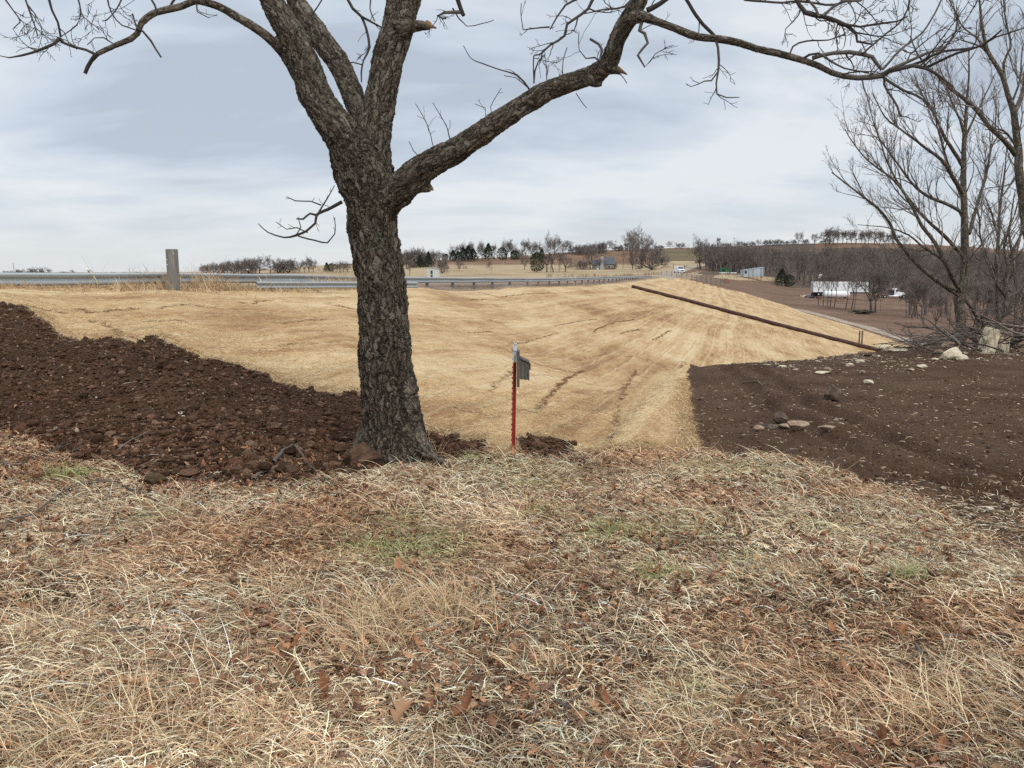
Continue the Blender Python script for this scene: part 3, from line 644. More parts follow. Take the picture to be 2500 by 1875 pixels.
# twigs left of the elbow
lim([(1452, -10, 8), (1436, 22, 7), (1385, 62, 6), (1378, 90, 6), (1345, 112, 5), (1320, 135, 4), (1304, 140, 3), (1303, 170, 3), (1304, 203, 3)], -.9, -.6, (7, .4))
lim([(1420, -8, 6), (1380, 12, 5), (1360, 40, 4), (1342, 70, 3)], -.7, -.6, (7, .3))
lim([(1342, 65, 4), (1300, 68, 3), (1278, 70, 3), (1273, 40, 2), (1272, 5, 2)], -.6, -.6, (6, .3))
lim([(1464, 150, 5), (1470, 120, 6), (1462, 108, 6), (1442, 96, 6)], -.8, -.7, (3, .2))
lim([(1475, 165, 4), (1452, 140, 4), (1430, 142, 3), (1412, 120, 2), (1412, 75, 2)], -.8, -.7, (7, .3))
lim([(1556, -20, 6), (1524, 16, 5), (1480, 22, 4), (1445, 30, 3), (1420, 35, 2)], -.8, -.7, (7, .35))
for a_ in ([(1293, 218, 5), (1280, 200, 5), (1262, 182, 4), (1225, 170, 3), (1180, 155, 3), (1150, 142, 2), (1132, 110, 2)],
           [(1304, 205, 4), (1306, 175, 4), (1315, 150, 3), (1330, 134, 3)], [(1335, 200, 3), (1333, 160, 2), (1328, 134, 2)],
           [(1373, 186, 3), (1374, 150, 2), (1384, 115, 2)], [(1290, 214, 3), (1258, 190, 2), (1230, 185, 2)],
           [(1059, 362, 2), (1040, 300, 2), (1012, 252, 1.5)], [(1098, 338, 3), (1092, 312, 2), (1058, 250, 1.5)], [(1186, 292, 2), (1186, 265, 2), (1160, 255, 1.5)],
           [(1202, 285, 2), (1198, 262, 2), (1225, 215, 1.5)], [(1023, 382, 2), (1008, 368, 2), (998, 345, 1.5)], [(1405, 228, 2), (1418, 250, 2), (1430, 265, 1.5)], [(1512, 180, 3), (1522, 192, 2), (1530, 205, 2)]):
    lim(a_, -.3, -.35 if a_[0][0] > 1150 else -.25, (4, .14), 4, maxl=2)
# left limb F, its forks and hanging twigs
lim([(235, 133, 12), (222, 150, 9), (212, 165, 9), (205, 181, 8)], -.85, -.85, None)
lim([(235, 133, 7), (210, 122, 6), (180, 114, 6), (160, 106, 6), (145, 93, 8)], -.85, -.9, (5, .3))
lim([(145, 93, 9), (132, 106, 7), (115, 115, 7), (92, 125, 6), (50, 135, 5), (20, 140, 3), (0, 137, 2), (-20, 132, 2)], -.9, -1.0, (9, .35))
lim([(335, 70, 6), (348, 75, 5), (368, 98, 5), (380, 120, 4), (392, 139, 4)], -.7, -.7, None)
lim([(335, 70, 5), (328, 52, 4), (323, 34, 4)], -.7, -.7, (3, .15))
lim([(116, -10, 6), (125, 25, 5), (140, 55, 5), (147, 90, 5)], -.9, -.9, (9, .35))
lim([(60, -10, 4), (75, 30, 4), (85, 60, 3), (92, 85, 3)], -.9, -1.0, (10, .35), droop=.4)
lim([(262, -5, 4), (275, 30, 3), (300, 60, 3), (332, 70, 3)], -.7, -.7, (8, .3))
lim([(190, -8, 4), (198, 25, 3), (188, 60, 3), (150, 88, 2)], -.8, -.9, (9, .35), droop=.4)
lim([(10, -5, 4), (35, 30, 3), (50, 55, 3), (35, 70, 2)], -.9, -1.0, (8, .35), droop=.3)
lim([(300, -8, 4), (285, 25, 3), (262, 50, 3), (250, 52, 2)], -.7, -.7, (7, .3), droop=.3)
lim([(365, -10, 5), (378, 12, 5), (384, 28, 4)], -.6, -.6, (4, .2))
lim([(275, 106, 3), (252, 92, 3), (230, 92, 2), (212, 110, 2)], -.75, -.8, (6, .2))
lim([(480, 8, 4), (482, 30, 3), (510, 45, 2), (530, 40, 2)], -.5, -.5, (6, .15))
lim([(614, 68, 2), (625, 80, 2), (650, 100, 2)], -.2, -.2, (6, .12), 4)
lim([(430, -8, 6), (420, 8, 5), (412, 20, 5)], -.5, -.5, (4, .2))
# twigs between the forks and above
lim([(848, -5, 7), (862, 20, 7), (883, 40, 6), (905, 52, 5), (930, 66, 4)], .1, .05, (5, .3))
lim([(882, 40, 6), (895, 70, 6), (904, 115, 6), (890, 145, 4), (884, 175, 4), (885, 200, 3)], .1, .1, (8, .28))
lim([(884, 158, 3), (862, 152, 3), (842, 155, 2), (830, 140, 2)], .1, .1, (7, .2))
lim([(905, -5, 4), (903, 20, 3), (915, 50, 3)], .1, .1, (6, .2))
lim([(1115, -10, 11), (1125, 20, 10), (1133, 38, 9)], -.1, -.1, None)
lim([(1128, 28, 9), (1110, 28, 8), (1085, 30, 7), (1070, 38, 6), (1082, 45, 5), (1090, 42, 6)], -.1, -.1, (9, .22), maxl=2)
lim([(1105, 20, 4), (1120, 45, 3), (1140, 65, 2), (1175, 60, 2), (1205, 52, 1.5)], -.1, -.1, (5, .2), maxl=2)
lim([(760, 38, 4), (775, 15, 3), (790, -10, 3)], -.2, -.2, (3, .12))
# small low branch on the left of the trunk
lim([(835, 494, 9), (802, 513, 8), (775, 527, 7), (772, 548, 6), (752, 566, 6), (725, 577, 6), (695, 583, 4), (655, 571, 3), (632, 548, 2)], -.05, -.45, (5, .14), 5, maxl=2)
lim([(775, 526, 6), (756, 521, 5), (738, 536, 5), (722, 535, 3)], -.05, -.3, (5, .12), 5, maxl=2)
lim([(775, 524, 5), (787, 502, 4), (800, 480, 3), (816, 452, 2)], -.05, -.1, (5, .12), 5, maxl=2)
lim([(785, 500, 4), (760, 491, 3), (722, 490, 3), (700, 480, 2)], -.05, -.2, (5, .12), 5, maxl=2)
lim([(728, 577, 4), (752, 583, 4), (800, 592, 4), (818, 570, 3), (818, 530, 2)], -.35, -.2, (6, .12), 5, maxl=2)
lim([(752, 568, 3), (725, 555, 3), (700, 560, 2), (675, 543, 2)], -.2, -.35, (6, .12), 5, maxl=2)
lim([(722, 577, 3), (735, 555, 3), (728, 530, 2)], -.3, -.3, (4, .1), 5, maxl=2)
crown = child('crown', T.mesh('crown', [MTW]), tree)
# torn ends of the broken stubs
for (a, b, w0, dy) in (((1046, 60), (1064, 70), 14, 0), ((1512, 172), (1533, 181), 13, -.7), ((1050, 460), (1059, 464), 14, -.15)):
    TT = Tubes(); a0 = P(a[0], a[1], TY + dy); r0 = w0 * .5 / 1888 * TY
    ax = P(b[0], b[1], TY + dy) - a0
    TT.tube([a0 - ax * .4, a0, a0 + ax * .45, a0 + ax], [r0 * 1.05, r0, r0 * .62, .003], 9)
    v, f, k = TT.arrays(); v = v + (fbm(v[:, 0] * 60 + v[:, 1] * 35, v[:, 2] * 60, 3, 3)[:, None] - .5) * .022
    child('broken_stub', mk_mesh('broken_stub', v, f, [MWOOD], True), tree, label='torn orange wood of a snapped branch')
# ------------------------------------------------------------------ ground cover: grass, straw, leaves, clods
rng = np.random.default_rng(11)
def rand_ground(n, y0, y1, power, reg=None, wide=.72, prob=None):
    """points weighted towards the viewer: density ~ 1/y^power, inside the region(s)"""
    res = []; got = 0; e = 2 - power
    while got < n:
        m = int((n - got) * 2.2) + 200; q = rng.random(m)
        y = (y0 ** e + q * (y1 ** e - y0 ** e)) ** (1 / e) if abs(e) > 1e-6 else y0 * (y1 / y0) ** q
        x = (rng.random(m) * 2 - 1) * wide * (y + .5)
        k = np.ones(m, bool)
        if reg is not None: k &= reg(x, y)
        if prob is not None: k &= rng.random(m) < prob(x, y)
        x, y = x[k], y[k]; res.append(np.stack([x, y], 1)); got += len(x)
        if m > 0 and len(x) == 0: break
    a = np.concatenate(res)[:n]; return a[:, 0], a[:, 1]
def blades(name, x, y, L, wdt, flat, col, mat, npt=5, curl=1.0, lift=.0, vcol2=None):
    n = len(x); z = ground(x, y)
    th = rng.random(n) * 2 * math.pi; el = flat; cv = rng.normal(0, curl, n); bend = rng.uniform(.2, 1.0, n) * .9
    pos = np.stack([x, y, z + lift], 1); out = np.empty((n, npt, 2, 3))
    step = L / (npt - 1)
    side0 = rng.random(n) * 2 * math.pi
    for k in range(npt):
        s = k / (npt - 1)
        d = np.stack([np.cos(th) * np.cos(el), np.sin(th) * np.cos(el), np.sin(el)], 1)
        sd_ = np.stack([-np.sin(th), np.cos(th), np.zeros(n)], 1); up_ = np.cross(sd_, d)
        sv = sd_ * np.cos(side0 * .3)[:, None] + up_ * np.sin(side0 * .3)[:, None]
        wk = wdt * (1 - .75 * s ** 2) * .5
        out[:, k, 0] = pos - sv * wk[:, None]; out[:, k, 1] = pos + sv * wk[:, None]
        pos = pos + d * step[:, None]
        gz = ground(pos[:, 0], pos[:, 1]) + .004; low = pos[:, 2] < gz; pos[low, 2] = gz[low]
        th = th + cv / (npt - 1); el = el - bend * (1.7 / (npt - 1)); el = np.where(low, .05, el)
    v = out.reshape(-1, 3)
    b = np.arange(n)[:, None] * npt * 2 + np.arange(npt - 1)[None] * 2
    f = np.stack([b, b + 1, b + 3, b + 2], -1).reshape(-1, 4)
    c = np.repeat(col, npt * 2, axis=0)
    return v, f, c
def vcolmat(name, rough=.75, trans=.15):
    t = MT(name, rough, .25); a = t.add('ShaderNodeVertexColor', layer_name='vc'); t.col(a.outputs[0]); return t.m
MVC = vcolmat('dry_blades'); MVS = vcolmat('straw_fibre', .8); MVD = vcolmat('clod_soil', .95)
_t = MT('crumbly_soil', .96, .1); _a = _t.add('ShaderNodeVertexColor', layer_name='vc').outputs[0]; _n = _t.noise(70, 6, .7)
_t.col(_t.mix(1.0, _a, _t.ramp(_n, [(.35, .55), (.65, 1.3)]), 'MULTIPLY')); _t.bump(_n, .9, .012); MVD = _t.m
def pick(n, pal, wts, jit=.22):
    pal = np.array(pal); k = rng.choice(len(pal), n, p=np.array(wts) / sum(wts)); c = pal[k] * (1 + rng.normal(0, jit, (n, 1))); c = np.clip(c, .005, .9)
    return np.concatenate([c, np.ones((n, 1))], 1)
GREENS = [(850, 1195, .55), (900, 1180, .5), (860, 1130, .35), (1330, 1150, .3), (1300, 1160, .3), (1420, 1245, .22), (130, 1032, .3), (175, 1025, .25), (1590, 1255, .12), (1978, 1245, .2), (1165, 1045, .4), (1170, 1110, .3), (1012, 992, .2), (1570, 1010, .6), (1750, 1140, .3), (660, 1030, .3), (360, 1115, .3), (1100, 1010, .5), (1500, 1500, .2), (1460, 1150, .5)]
GP = [(hit(c, r), s) for c, r, s in GREENS]
def greenness(x, y):
    g = 0
    for p, s in GP:
        g = g + np.exp(-(((x - p.x) / s) ** 2 + ((y - p.y) / (s * .8)) ** 2) * 2)
    return np.clip(g, 0, 1)
def isg(x, y): return region(x, y) == GRASS
def gprob(x, y):
    p = .45 + .85 * (fbm(x * 2.2, y * 2.2, 3, 51) > .47) * fbm(x * 1.1, y * 1.1, 3, 52)
    return np.clip(p, .12, 1)
parts = []
PALE = [(.72, .55, .35), (.88, .73, .49), (.44, .30, .18), (.20, .125, .075), (.50, .28, .16), (.93, .83, .62), (.30, .255, .17)]
def addb(n, y0, y1, pw, L0, L1, w0, w1, e0, e1, pal=PALE, wts=(5, 4, 4, 5, 2.2, 2, 2), reg=isg, prob=gprob, curl=1.0, npt=5, lift=0.0, tint=True):
    x, y = rand_ground(n, y0, y1, pw, reg, prob=prob); n = len(x)
    red = np.clip((fbm(x * .9 + 3, y * .9, 3, 61) - .48) * 5, 0, 1)
    c = pick(n, pal, wts)
    if tint:
        c[:, :3] *= (1 - .22 * red)[:, None]; c[:, 0] *= 1 + .18 * red; c[:, 2] *= 1 - .10 * red
        lum = .66 + .75 * fbm(x * 1.7, y * 1.7, 3, 71); c[:, :3] *= lum[:, None]
        g = greenness(x, y) * (rng.random(n) < .5)
        gc = np.array([.42, .41, .20]) * rng.uniform(.6, 1.6, (n, 1)); c[:, :3] = c[:, :3] * (1 - g[:, None] * .8) + gc * g[:, None] * .8
    L = rng.uniform(L0, L1, n) * rng.uniform(.6, 1.25, n)
    wd = rng.uniform(w0, w1, n) * (1 + .10 * np.maximum(0, y - 3)); el = rng.uniform(e0, e1, n)
    parts.append(blades('b', x, y, L, wd, el, c, MVC, npt, curl, lift))
DENS = 1.0
addb(int(72000 * DENS), 1.7, 4.2, 1.3, .04, .12, .0028, .0056, .08, .75, curl=1.8)
addb(int(105000 * DENS), 4.0, 9.5, 1.5, .035, .09, .0026, .0046, .06, .7, curl=1.3, npt=4)
addb(int(14000 * DENS), 1.7, 9.0, 1.4, .14, .28, .0018, .0032, .2, .9, curl=.8, npt=6, prob=lambda x, y: np.clip((fbm(x * 1.4, y * 1.4, 3, 81) - .45) * 6, 0.05, 1))
# thin trampled grass spreading into the bare ground
addb(5200, 3.6, 12, 1.3, .03, .07, .002, .0035, .02, .3, reg=lambda x, y: (region(x, y) == DIRT), prob=lambda x, y: np.clip(1.0 - (y - 4.6 - np.maximum(0, 2.6 - x) * .7) * .6, .03, .9), npt=4)
addb(1500, 5.5, 10, 1.3, .04, .10, .002, .0035, .02, .5, reg=lambda x, y: (region(x, y) == SOIL), prob=lambda x, y: np.clip(1.1 - (y - 5.9) * .8, .02, 1), npt=4)
# clumps: the taller tufts named in the photo
def tufts(lst, pal, wts):
    for (c, r, n, L, spread, e0) in lst:
        p = hit(c, r); x = p.x + rng.normal(0, spread, n); y = p.y + rng.normal(0, spread * .7, n)
        cl = pick(n, pal, wts); wd = rng.uniform(.002, .0036, n)
        parts.append(blades('t', x, y, rng.uniform(.6, 1.2, n) * L, wd, rng.uniform(e0, 1.45, n), cl, MVC, 6, .7))
tufts([(830, 1340, 260, .24, .10, .5), (780, 1390, 200, .22, .12, .5), (600, 1290, 120, .2, .12, .4), (955, 1320, 160, .26, .08, .6), (1010, 1350, 140, .26, .1, .5),
       (380, 1100, 60, .16, .06, .5), (840, 985, 60, .22, .08, .5), (880, 990, 60, .25, .08, .4), (930, 992, 40, .22, .06, .4), (1180, 1440, 120, .14, .1, .4),
       (250, 1240, 120, .15, .12, .4), (1690, 1250, 120, .13, .12, .4), (1860, 1240, 80, .12, .1, .4), (300, 1560, 200, .24, .16, .3), (560, 1600, 200, .24, .16, .3), (1980, 1560, 220, .24, .15, .3), (2080, 1500, 150, .2, .12, .3),
       (1450, 1600, 160, .18, .15, .3), (90, 1360, 120, .18, .1, .3), (110, 1640, 160, .24, .12, .3), (1110, 978, 50, .12, .05, .5)],
      [(.68, .50, .30), (.80, .62, .38), (.56, .31, .17), (.46, .33, .20)], (4, 3, 2, 2))
tufts([(850, 1195, 160, .11, .12, .5), (920, 1180, 120, .10, .14, .5), (840, 1135, 90, .09, .10, .5), (1330, 1150, 130, .12, .09, .5), (1420, 1245, 90, .12, .07, .5),
       (120, 1033, 90, .13, .07, .6), (175, 1026, 90, .13, .06, .6), (1600, 1215, 60, .1, .08, .5), (1978, 1247, 110, .12, .07, .5), (1013, 990, 40, .10, .04, .6), (1180, 1105, 70, .08, .10, .5)],
      [(.26, .30, .10), (.42, .43, .18), (.58, .55, .30), (.18, .21, .08)], (4, 4, 3, 2))
V_ = np.concatenate([p[0] for p in parts]); o_ = np.cumsum([0] + [len(p[0]) for p in parts])
F_ = np.concatenate([p[1] + o_[i] for i, p in enumerate(parts)]); C_ = np.concatenate([p[2] for p in parts])
g = link('dry_grass', mk_mesh('dry_grass', V_, F_, [MVC], False, {'vc': C_})); g['kind'] = 'stuff'

# loose straw on the mat
parts = []
def ist(x, y): return region(x, y) == STRAW
SPAL = [(.52, .38, .205), (.62, .48, .29), (.45, .305, .16), (.32, .20, .10), (.72, .59, .40)]
def adds(n, y0, y1, pw, L0, L1, w0, w1):
    x, y = rand_ground(n, y0, y1, pw, ist, .75); n = len(x)
    c = pick(n, SPAL, (6, 4, 4, .5, .6), .07); pq = x - crx(y); c[:, :3] *= (.55 + .5 * fbm(x * 1.2, y * 1.2, 3, 91) + .45 * fbm(pq * 1.5, y * .15, 3, 92))[:, None]; c[:, :3] *= (1 - .45 * (np.abs(((pq / .82) % 1) - .5) < .06) * (fbm(x * 2, y * 2, 3, 93) > .46))[:, None]
    parts.append(blades('s', x, y, rng.uniform(L0, L1, n), rng.uniform(w0, w1, n) * (.5 + .07 * y), rng.uniform(.02, .25, n), c, MVS, 3, .8, -.003))
adds(50000, 5.5, 13, 2.0, .035, .09, .0022, .0034); adds(22000, 12, 26, 2.0, .06, .13, .0020, .0030)
SEAMS = [([(1147, 783), (1180, 792), (1215, 800), (1250, 808)], 1), ([(1258, 800), (1235, 815), (1205, 835), (1180, 862), (1165, 885)], 1), ([(1120, 886), (1160, 893)], 1), ([(985, 880), (1030, 893), (1075, 900)], .8), ([(1050, 845), (1080, 825), (1115, 800)], .5),
  ([(1350, 770), (1385, 775), (1410, 780)], .4), ([(1375, 800), (1358, 830), (1340, 870), (1325, 920), (1320, 970)], .6), ([(170, 668), (190, 676), (225, 674), (260, 672), (300, 668)], 1.2), ([(335, 668), (370, 662), (410, 660), (460, 664)], .7), ([(20, 655), (60, 662), (100, 672), (150, 676)], 1.0),
  ([(205, 694), (235, 705), (262, 722), (290, 735)], .8), ([(230, 728), (250, 736)], .6), ([(635, 622), (665, 624), (690, 632)], 1.0), ([(520, 654), (545, 657), (580, 650)], .8), ([(1030, 632), (1055, 637), (1075, 642)], .9), ([(1080, 642), (1140, 636), (1200, 634)], .5),
  ([(1010, 648), (1050, 647)], .5), ([(1060, 658), (1090, 664)], .6), ([(1060, 692), (1085, 700)], 1.0), ([(1200, 705), (1250, 695), (1290, 690)], .5), ([(1340, 722), (1380, 712)], .8), ([(1280, 718), (1320, 700), (1370, 690)], .6), ([(1010, 720), (1060, 716)], .4), ([(1100, 745), (1150, 735), (1210, 720)], .4),
  ([(730, 660), (760, 668)], 1.0), ([(700, 655), (740, 664)], .6), ([(600, 700), (650, 694), (700, 690)], .5), ([(560, 745), (610, 748), (660, 742)], .5), ([(300, 700), (350, 694), (400, 697)], .4), ([(900, 690), (950, 695)], .4), ([(1440, 800), (1470, 790), (1484, 788)], .5), ([(1410, 735), (1450, 715)], .5), ([(1250, 780), (1310, 765)], .4)]
SEP = []
for L_s, st in SEAMS:
    q = [hit(c, r, 4, 120) for c, r in L_s]; a, _r = spline(q, [1] * len(q), .02); n = int(len(a) * 2.2 * st); k = rng.integers(0, len(a), n); yy = a[k, 1]
    wob = (fbm(a[k, 0] * 3, a[k, 1] * 3, 3, 4) - .5) * .2; wd_ = .009 * st * (1 + .06 * yy) * (.3 + 1.4 * fbm(a[k, 0] * 5, a[k, 1] * 5, 2, 6))
    x = a[k, 0] + wob + rng.normal(0, 1, n) * wd_; y = a[k, 1] + wob + rng.normal(0, 1, n) * wd_
    cl = pick(n, [(.10, .06, .033), (.17, .10, .055), (.28, .17, .09), (.44, .30, .16)], (3, 4, 4, 3))
    parts.append(blades('m', x, y, rng.uniform(.04, .10, n), rng.uniform(.003, .006, n) * (.6 + .07 * yy), rng.uniform(.0, .6, n), cl, MVS, 3, .8))
q = hit(1047, 898); m_ = 1
# frayed lip of the mat where it ends at the soil
ex, ey = rand_ground(9000, 5.5, 13, 2.0, lambda x, y: (region(x, y) == STRAW) & ((region(x, y - .22) == SOIL) | (region(x, y - .22) == GRASS) | (region(x + .2, y) == DIRT) | (region(x, y - .1) == SOIL)), .8)
parts.append(blades('e', ex, ey, rng.uniform(.05, .14, len(ex)), rng.uniform(.002, .004, len(ex)) * 1.2, rng.uniform(.1, .9, len(ex)), pick(len(ex), SPAL, (4, 3, 4, 4, 1)), MVS, 4, 1.2))
V_ = np.concatenate([p[0] for p in parts]); o_ = np.cumsum([0] + [len(p[0]) for p in parts])
F_ = np.concatenate([p[1] + o_[i] for i, p in enumerate(parts)]); C_ = np.concatenate([p[2] for p in parts])
g = link('loose_straw', mk_mesh('loose_straw', V_, F_, [MVS], False, {'vc': C_})); g['kind'] = 'stuff'

# clods, gravel and chips
def ico(sub):
    b = bmesh.new(); bmesh.ops.create_icosphere(b, subdivisions=sub, radius=1.0)
    v = np.array([q.co[:] for q in b.verts]); f = np.array([[q.index for q in p.verts] for p in b.faces]); b.free(); return v, f
def lumps(name, x, y, r, col, sub=2, sink=.25, flat=(.55, .95), rough=.35):
    v0, f0 = ico(sub); n = len(x); m = len(v0); z = ground(x, y)
    s = np.stack([rng.uniform(.7, 1.3, n), rng.uniform(.7, 1.3, n), rng.uniform(*flat, n)], 1) * r[:, None]
    a = rng.random(n) * 6.28; ca, sa = np.cos(a), np.sin(a)
    seedx = rng.random(n) * 100
    vv = v0[None] * 1.0
    k1 = np.sin(v0[None, :, 0] * 3.1 + seedx[:, None]) * np.cos(v0[None, :, 1] * 2.7 - seedx[:, None] * 1.3) + .7 * np.sin(v0[None, :, 2] * 4.3 + seedx[:, None] * 2.1)
    vv = vv * (1 + rough * .5 * k1[..., None] + rng.normal(0, rough * .36, (n, m, 1)))
    vv = vv * s[:, None]
    X = vv[..., 0] * ca[:, None] - vv[..., 1] * sa[:, None]; Y = vv[..., 0] * sa[:, None] + vv[..., 1] * ca[:, None]
    V = np.stack([X + x[:, None], Y + y[:, None], vv[..., 2] + (z + s[:, 2] * (1 - sink) * .8)[:, None]], -1).reshape(-1, 3)
    Fc = (f0[None] + (np.arange(n) * m)[:, None, None]).reshape(-1, 3)
    return V, Fc, np.repeat(col, m, axis=0)
def powr(n, a, b, k): return a * (1 - rng.random(n) * (1 - (a / b) ** k)) ** (-1 / k)
SO = [(.075, .040, .023), (.105, .058, .035), (.045, .024, .014), (.15, .092, .060), (.12, .058, .034)]
PS = []
x, y = rand_ground(26000, 5.3, 12.5, 1.6, lambda x, y: region(x, y) == SOIL, .8)
PS.append(lumps('c', x, y, powr(len(x), .006, .045, 2.5), pick(len(x), SO, (4, 4, 3, 2, 2), .2), 2))
x, y = rand_ground(2600, 5.3, 11, 1.4, lambda x, y: (region(x, y) == SOIL) & (y < 7.3), .8)
PS.append(lumps('c', x, y, powr(len(x), .012, .06, 2.6), pick(len(x), SO, (4, 4, 3, 3, 2), .2), 2))
x, y = rand_ground(1500, 5.3, 12.5, 1.5, lambda x, y: region(x, y) == SOIL, .8)
PS.append(lumps('c', x, y, powr(len(x), .006, .028, 2.2), pick(len(x), [(.30, .23, .17), (.22, .15, .11), (.42, .37, .31), (.19, .11, .085)], (3, 4, 1, 4)), 1))
def join(name, PS, mat, smooth=False):
    V_ = np.concatenate([p[0] for p in PS]); o_ = np.cumsum([0] + [len(p[0]) for p in PS])
    F_ = np.concatenate([p[1] + o_[i] for i, p in enumerate(PS)]); C_ = np.concatenate([p[2] for p in PS])
    g = link(name, mk_mesh(name, V_, F_, [mat], smooth, {'vc': C_})); g['kind'] = 'stuff'; return g
join('soil_clods', PS, MVD)
PS = []
isd = lambda x, y: (region(x, y) == DIRT) & (x > 0)
x, y = rand_ground(9000, 4.8, 19, 1.7, isd, .8)
PS.append(lumps('c', x, y, powr(len(x), .005, .028, 2.8), pick(len(x), [(.085, .050, .032), (.12, .073, .047), (.06, .035, .022), (.17, .11, .075)], (4, 4, 3, 2), .2), 1, sink=.6))
x, y = rand_ground(1500, 5, 19, 1.4, isd, .8)
PS.append(lumps('c', x, y, powr(len(x), .006, .03, 2.0), pick(len(x), [(.34, .28, .21), (.24, .18, .14), (.45, .39, .30)], (3, 4, 2)), 1, flat=(.25, .5)))
x, y = rand_ground(2200, 12.5, 19.5, 1.0, lambda x, y: (region(x, y) == DIRT) & (x > 4.5), .85, prob=lambda x, y: np.clip((fbm(x * .6, y * .9, 3, 15) - .42) * 5 * np.clip((y - 12.5) / 3, 0, 1), 0.02, 1))
PS.append(lumps('c', x, y, powr(len(x), .012, .11, 2.0), pick(len(x), [(.36, .29, .20), (.25, .19, .13), (.50, .43, .31), (.17, .12, .085)], (3, 4, 1.5, 3)), 1, flat=(.2, .5)))
join('gravel', PS, MVD)

# fallen oak leaves
def leaf_shape():
    o = [(0, 0), (.10, .05), (.22, .04), (.34, .17), (.42, .08), (.52, .22), (.62, .11), (.72, .22), (.80, .10), (.90, .12), (1.0, 0)]
    L = [(a, b) for a, b in o] + [(a, -b) for a, b in o[1:-1][::-1]]
    mid = [(a, 0) for a, b in o[1:-1]]
    v = [(a, b) for a, b in o] + mid + [(a, -b) for a, b in o[1:-1]]
    n = len(o); f = []
    up_ = list(range(n)); md = [0] + [n + i for i in range(n - 2)] + [n - 1]; dn = [0] + [2 * n - 2 + i for i in range(n - 2)] + [n - 1]
    for i in range(n - 1):
        for A, B in ((up_, md), (md, dn)):
            q = [A[i], B[i], B[i + 1], A[i + 1]]
            u = []
            for k in q:
                if k not in u: u.append(k)
            if len(u) == 4: f += [(u[0], u[1], u[2]), (u[0], u[2], u[3])]
            elif len(u) == 3: f.append(tuple(u))
    return np.array(v, float), np.array(f)
lv, lf = leaf_shape()
def leaves(x, y, sz, tilt, col, lift):
    n = len(x); m = len(lv); z = ground(x, y) + lift
    a = rng.random(n) * 6.28; cur = rng.uniform(-1.2, 2.4, n); fold = rng.uniform(.0, 1.4, n)
    X = (lv[None, :, 0] - .5) * sz[:, None]; Y = lv[None, :, 1] * sz[:, None] * 1.15
    Z = cur[:, None] * (lv[None, :, 0] - .5) ** 2 * sz[:, None] + fold[:, None] * np.abs(lv[None, :, 1]) * sz[:, None] + rng.normal(0, .025, (n, m)) * sz[:, None]
    ct, st = np.cos(tilt), np.sin(tilt)
    X2 = X * ct[:, None] - Z * st[:, None]; Z2 = X * st[:, None] + Z * ct[:, None]
    ca, sa = np.cos(a), np.sin(a)
    V = np.stack([X2 * ca[:, None] - Y * sa[:, None] + x[:, None], X2 * sa[:, None] + Y * ca[:, None] + y[:, None], Z2 + z[:, None]], -1).reshape(-1, 3)
    return V, (lf[None] + (np.arange(n) * m)[:, None, None]).reshape(-1, 3), np.repeat(col, m, axis=0)
x_, y_ = 0, 0
LP_ = [(.22, .095, .045), (.30, .145, .07), (.15, .07, .04), (.38, .22, .12), (.26, .15, .10), (.11, .06, .04)]
PS = []
def pl_(x, y): return np.clip((fbm(x * 1.3 + 3, y * 1.3, 4, 61) - .38) * 2.6, .12, .7)
x, y = rand_ground(3300, 1.7, 7.5, 1.0, isg, prob=pl_); n = len(x)
PS.append(leaves(x, y, rng.uniform(.03, .085, n), rng.normal(0, .35, n), pick(n, LP_, (4, 4, 3, 2, 2, 2)), rng.uniform(.004, .03, n)))
x, y = rand_ground(12000, 1.7, 8.0, 1.2, isg, prob=lambda x, y: np.clip((fbm(x * 1.3 + 3, y * 1.3, 4, 61) - .30) * 2.2, .15, .9)); n = len(x)
PS.append(leaves(x, y, rng.uniform(.012, .034, n) * (.8 + .06 * y), rng.normal(0, .4, n), pick(n, LP_, (4, 3, 4, 2, 2, 3)), rng.uniform(.002, .022, n)))
x, y = rand_ground(1700, 4.8, 7.2, 1.0, lambda x, y: (isg(x, y) | (region(x, y) == SOIL) & (y < 6.6)) & (x < -.6) & (y > 4.6 + .1 * x), prob=lambda x, y: np.clip((fbm(x, y, 3, 8) - .3) * 3, .1, 1)); n = len(x)
PS.append(leaves(x, y, rng.uniform(.03, .08, n), rng.normal(0, .4, n), pick(n, LP_, (4, 4, 2, 3, 2, 1)), rng.uniform(.004, .03, n)))
for (c, r, s_) in ((105, 832, .10), (1110, 988, .10), (560, 1330, .11), (300, 1500, .14), (870, 1560, .16), (1000, 1560, .13), (860, 1240, .10), (1215, 1165, .10), (620, 1480, .13), (630, 1420, .12), (700, 1510, .10), (1140, 1080, .08), (1920, 1535, .1), (1250, 1560, .11), (1010, 1270, .1), (740, 958, .12), (360, 1325, .09), (60, 1330, .11), (35, 884, .07), (590, 1010, .07), (1830, 1470, .11), (1950, 1380, .09)):
    p = hit(c, r); PS.append(leaves(np.array([p.x]), np.array([p.y]), np.array([s_]), np.array([.3]), pick(1, LP_, (3, 5, 0, 4, 0, 0)), np.array([.035])))
join('leaf_litter', PS, vcolmat('leaf', .7), False)
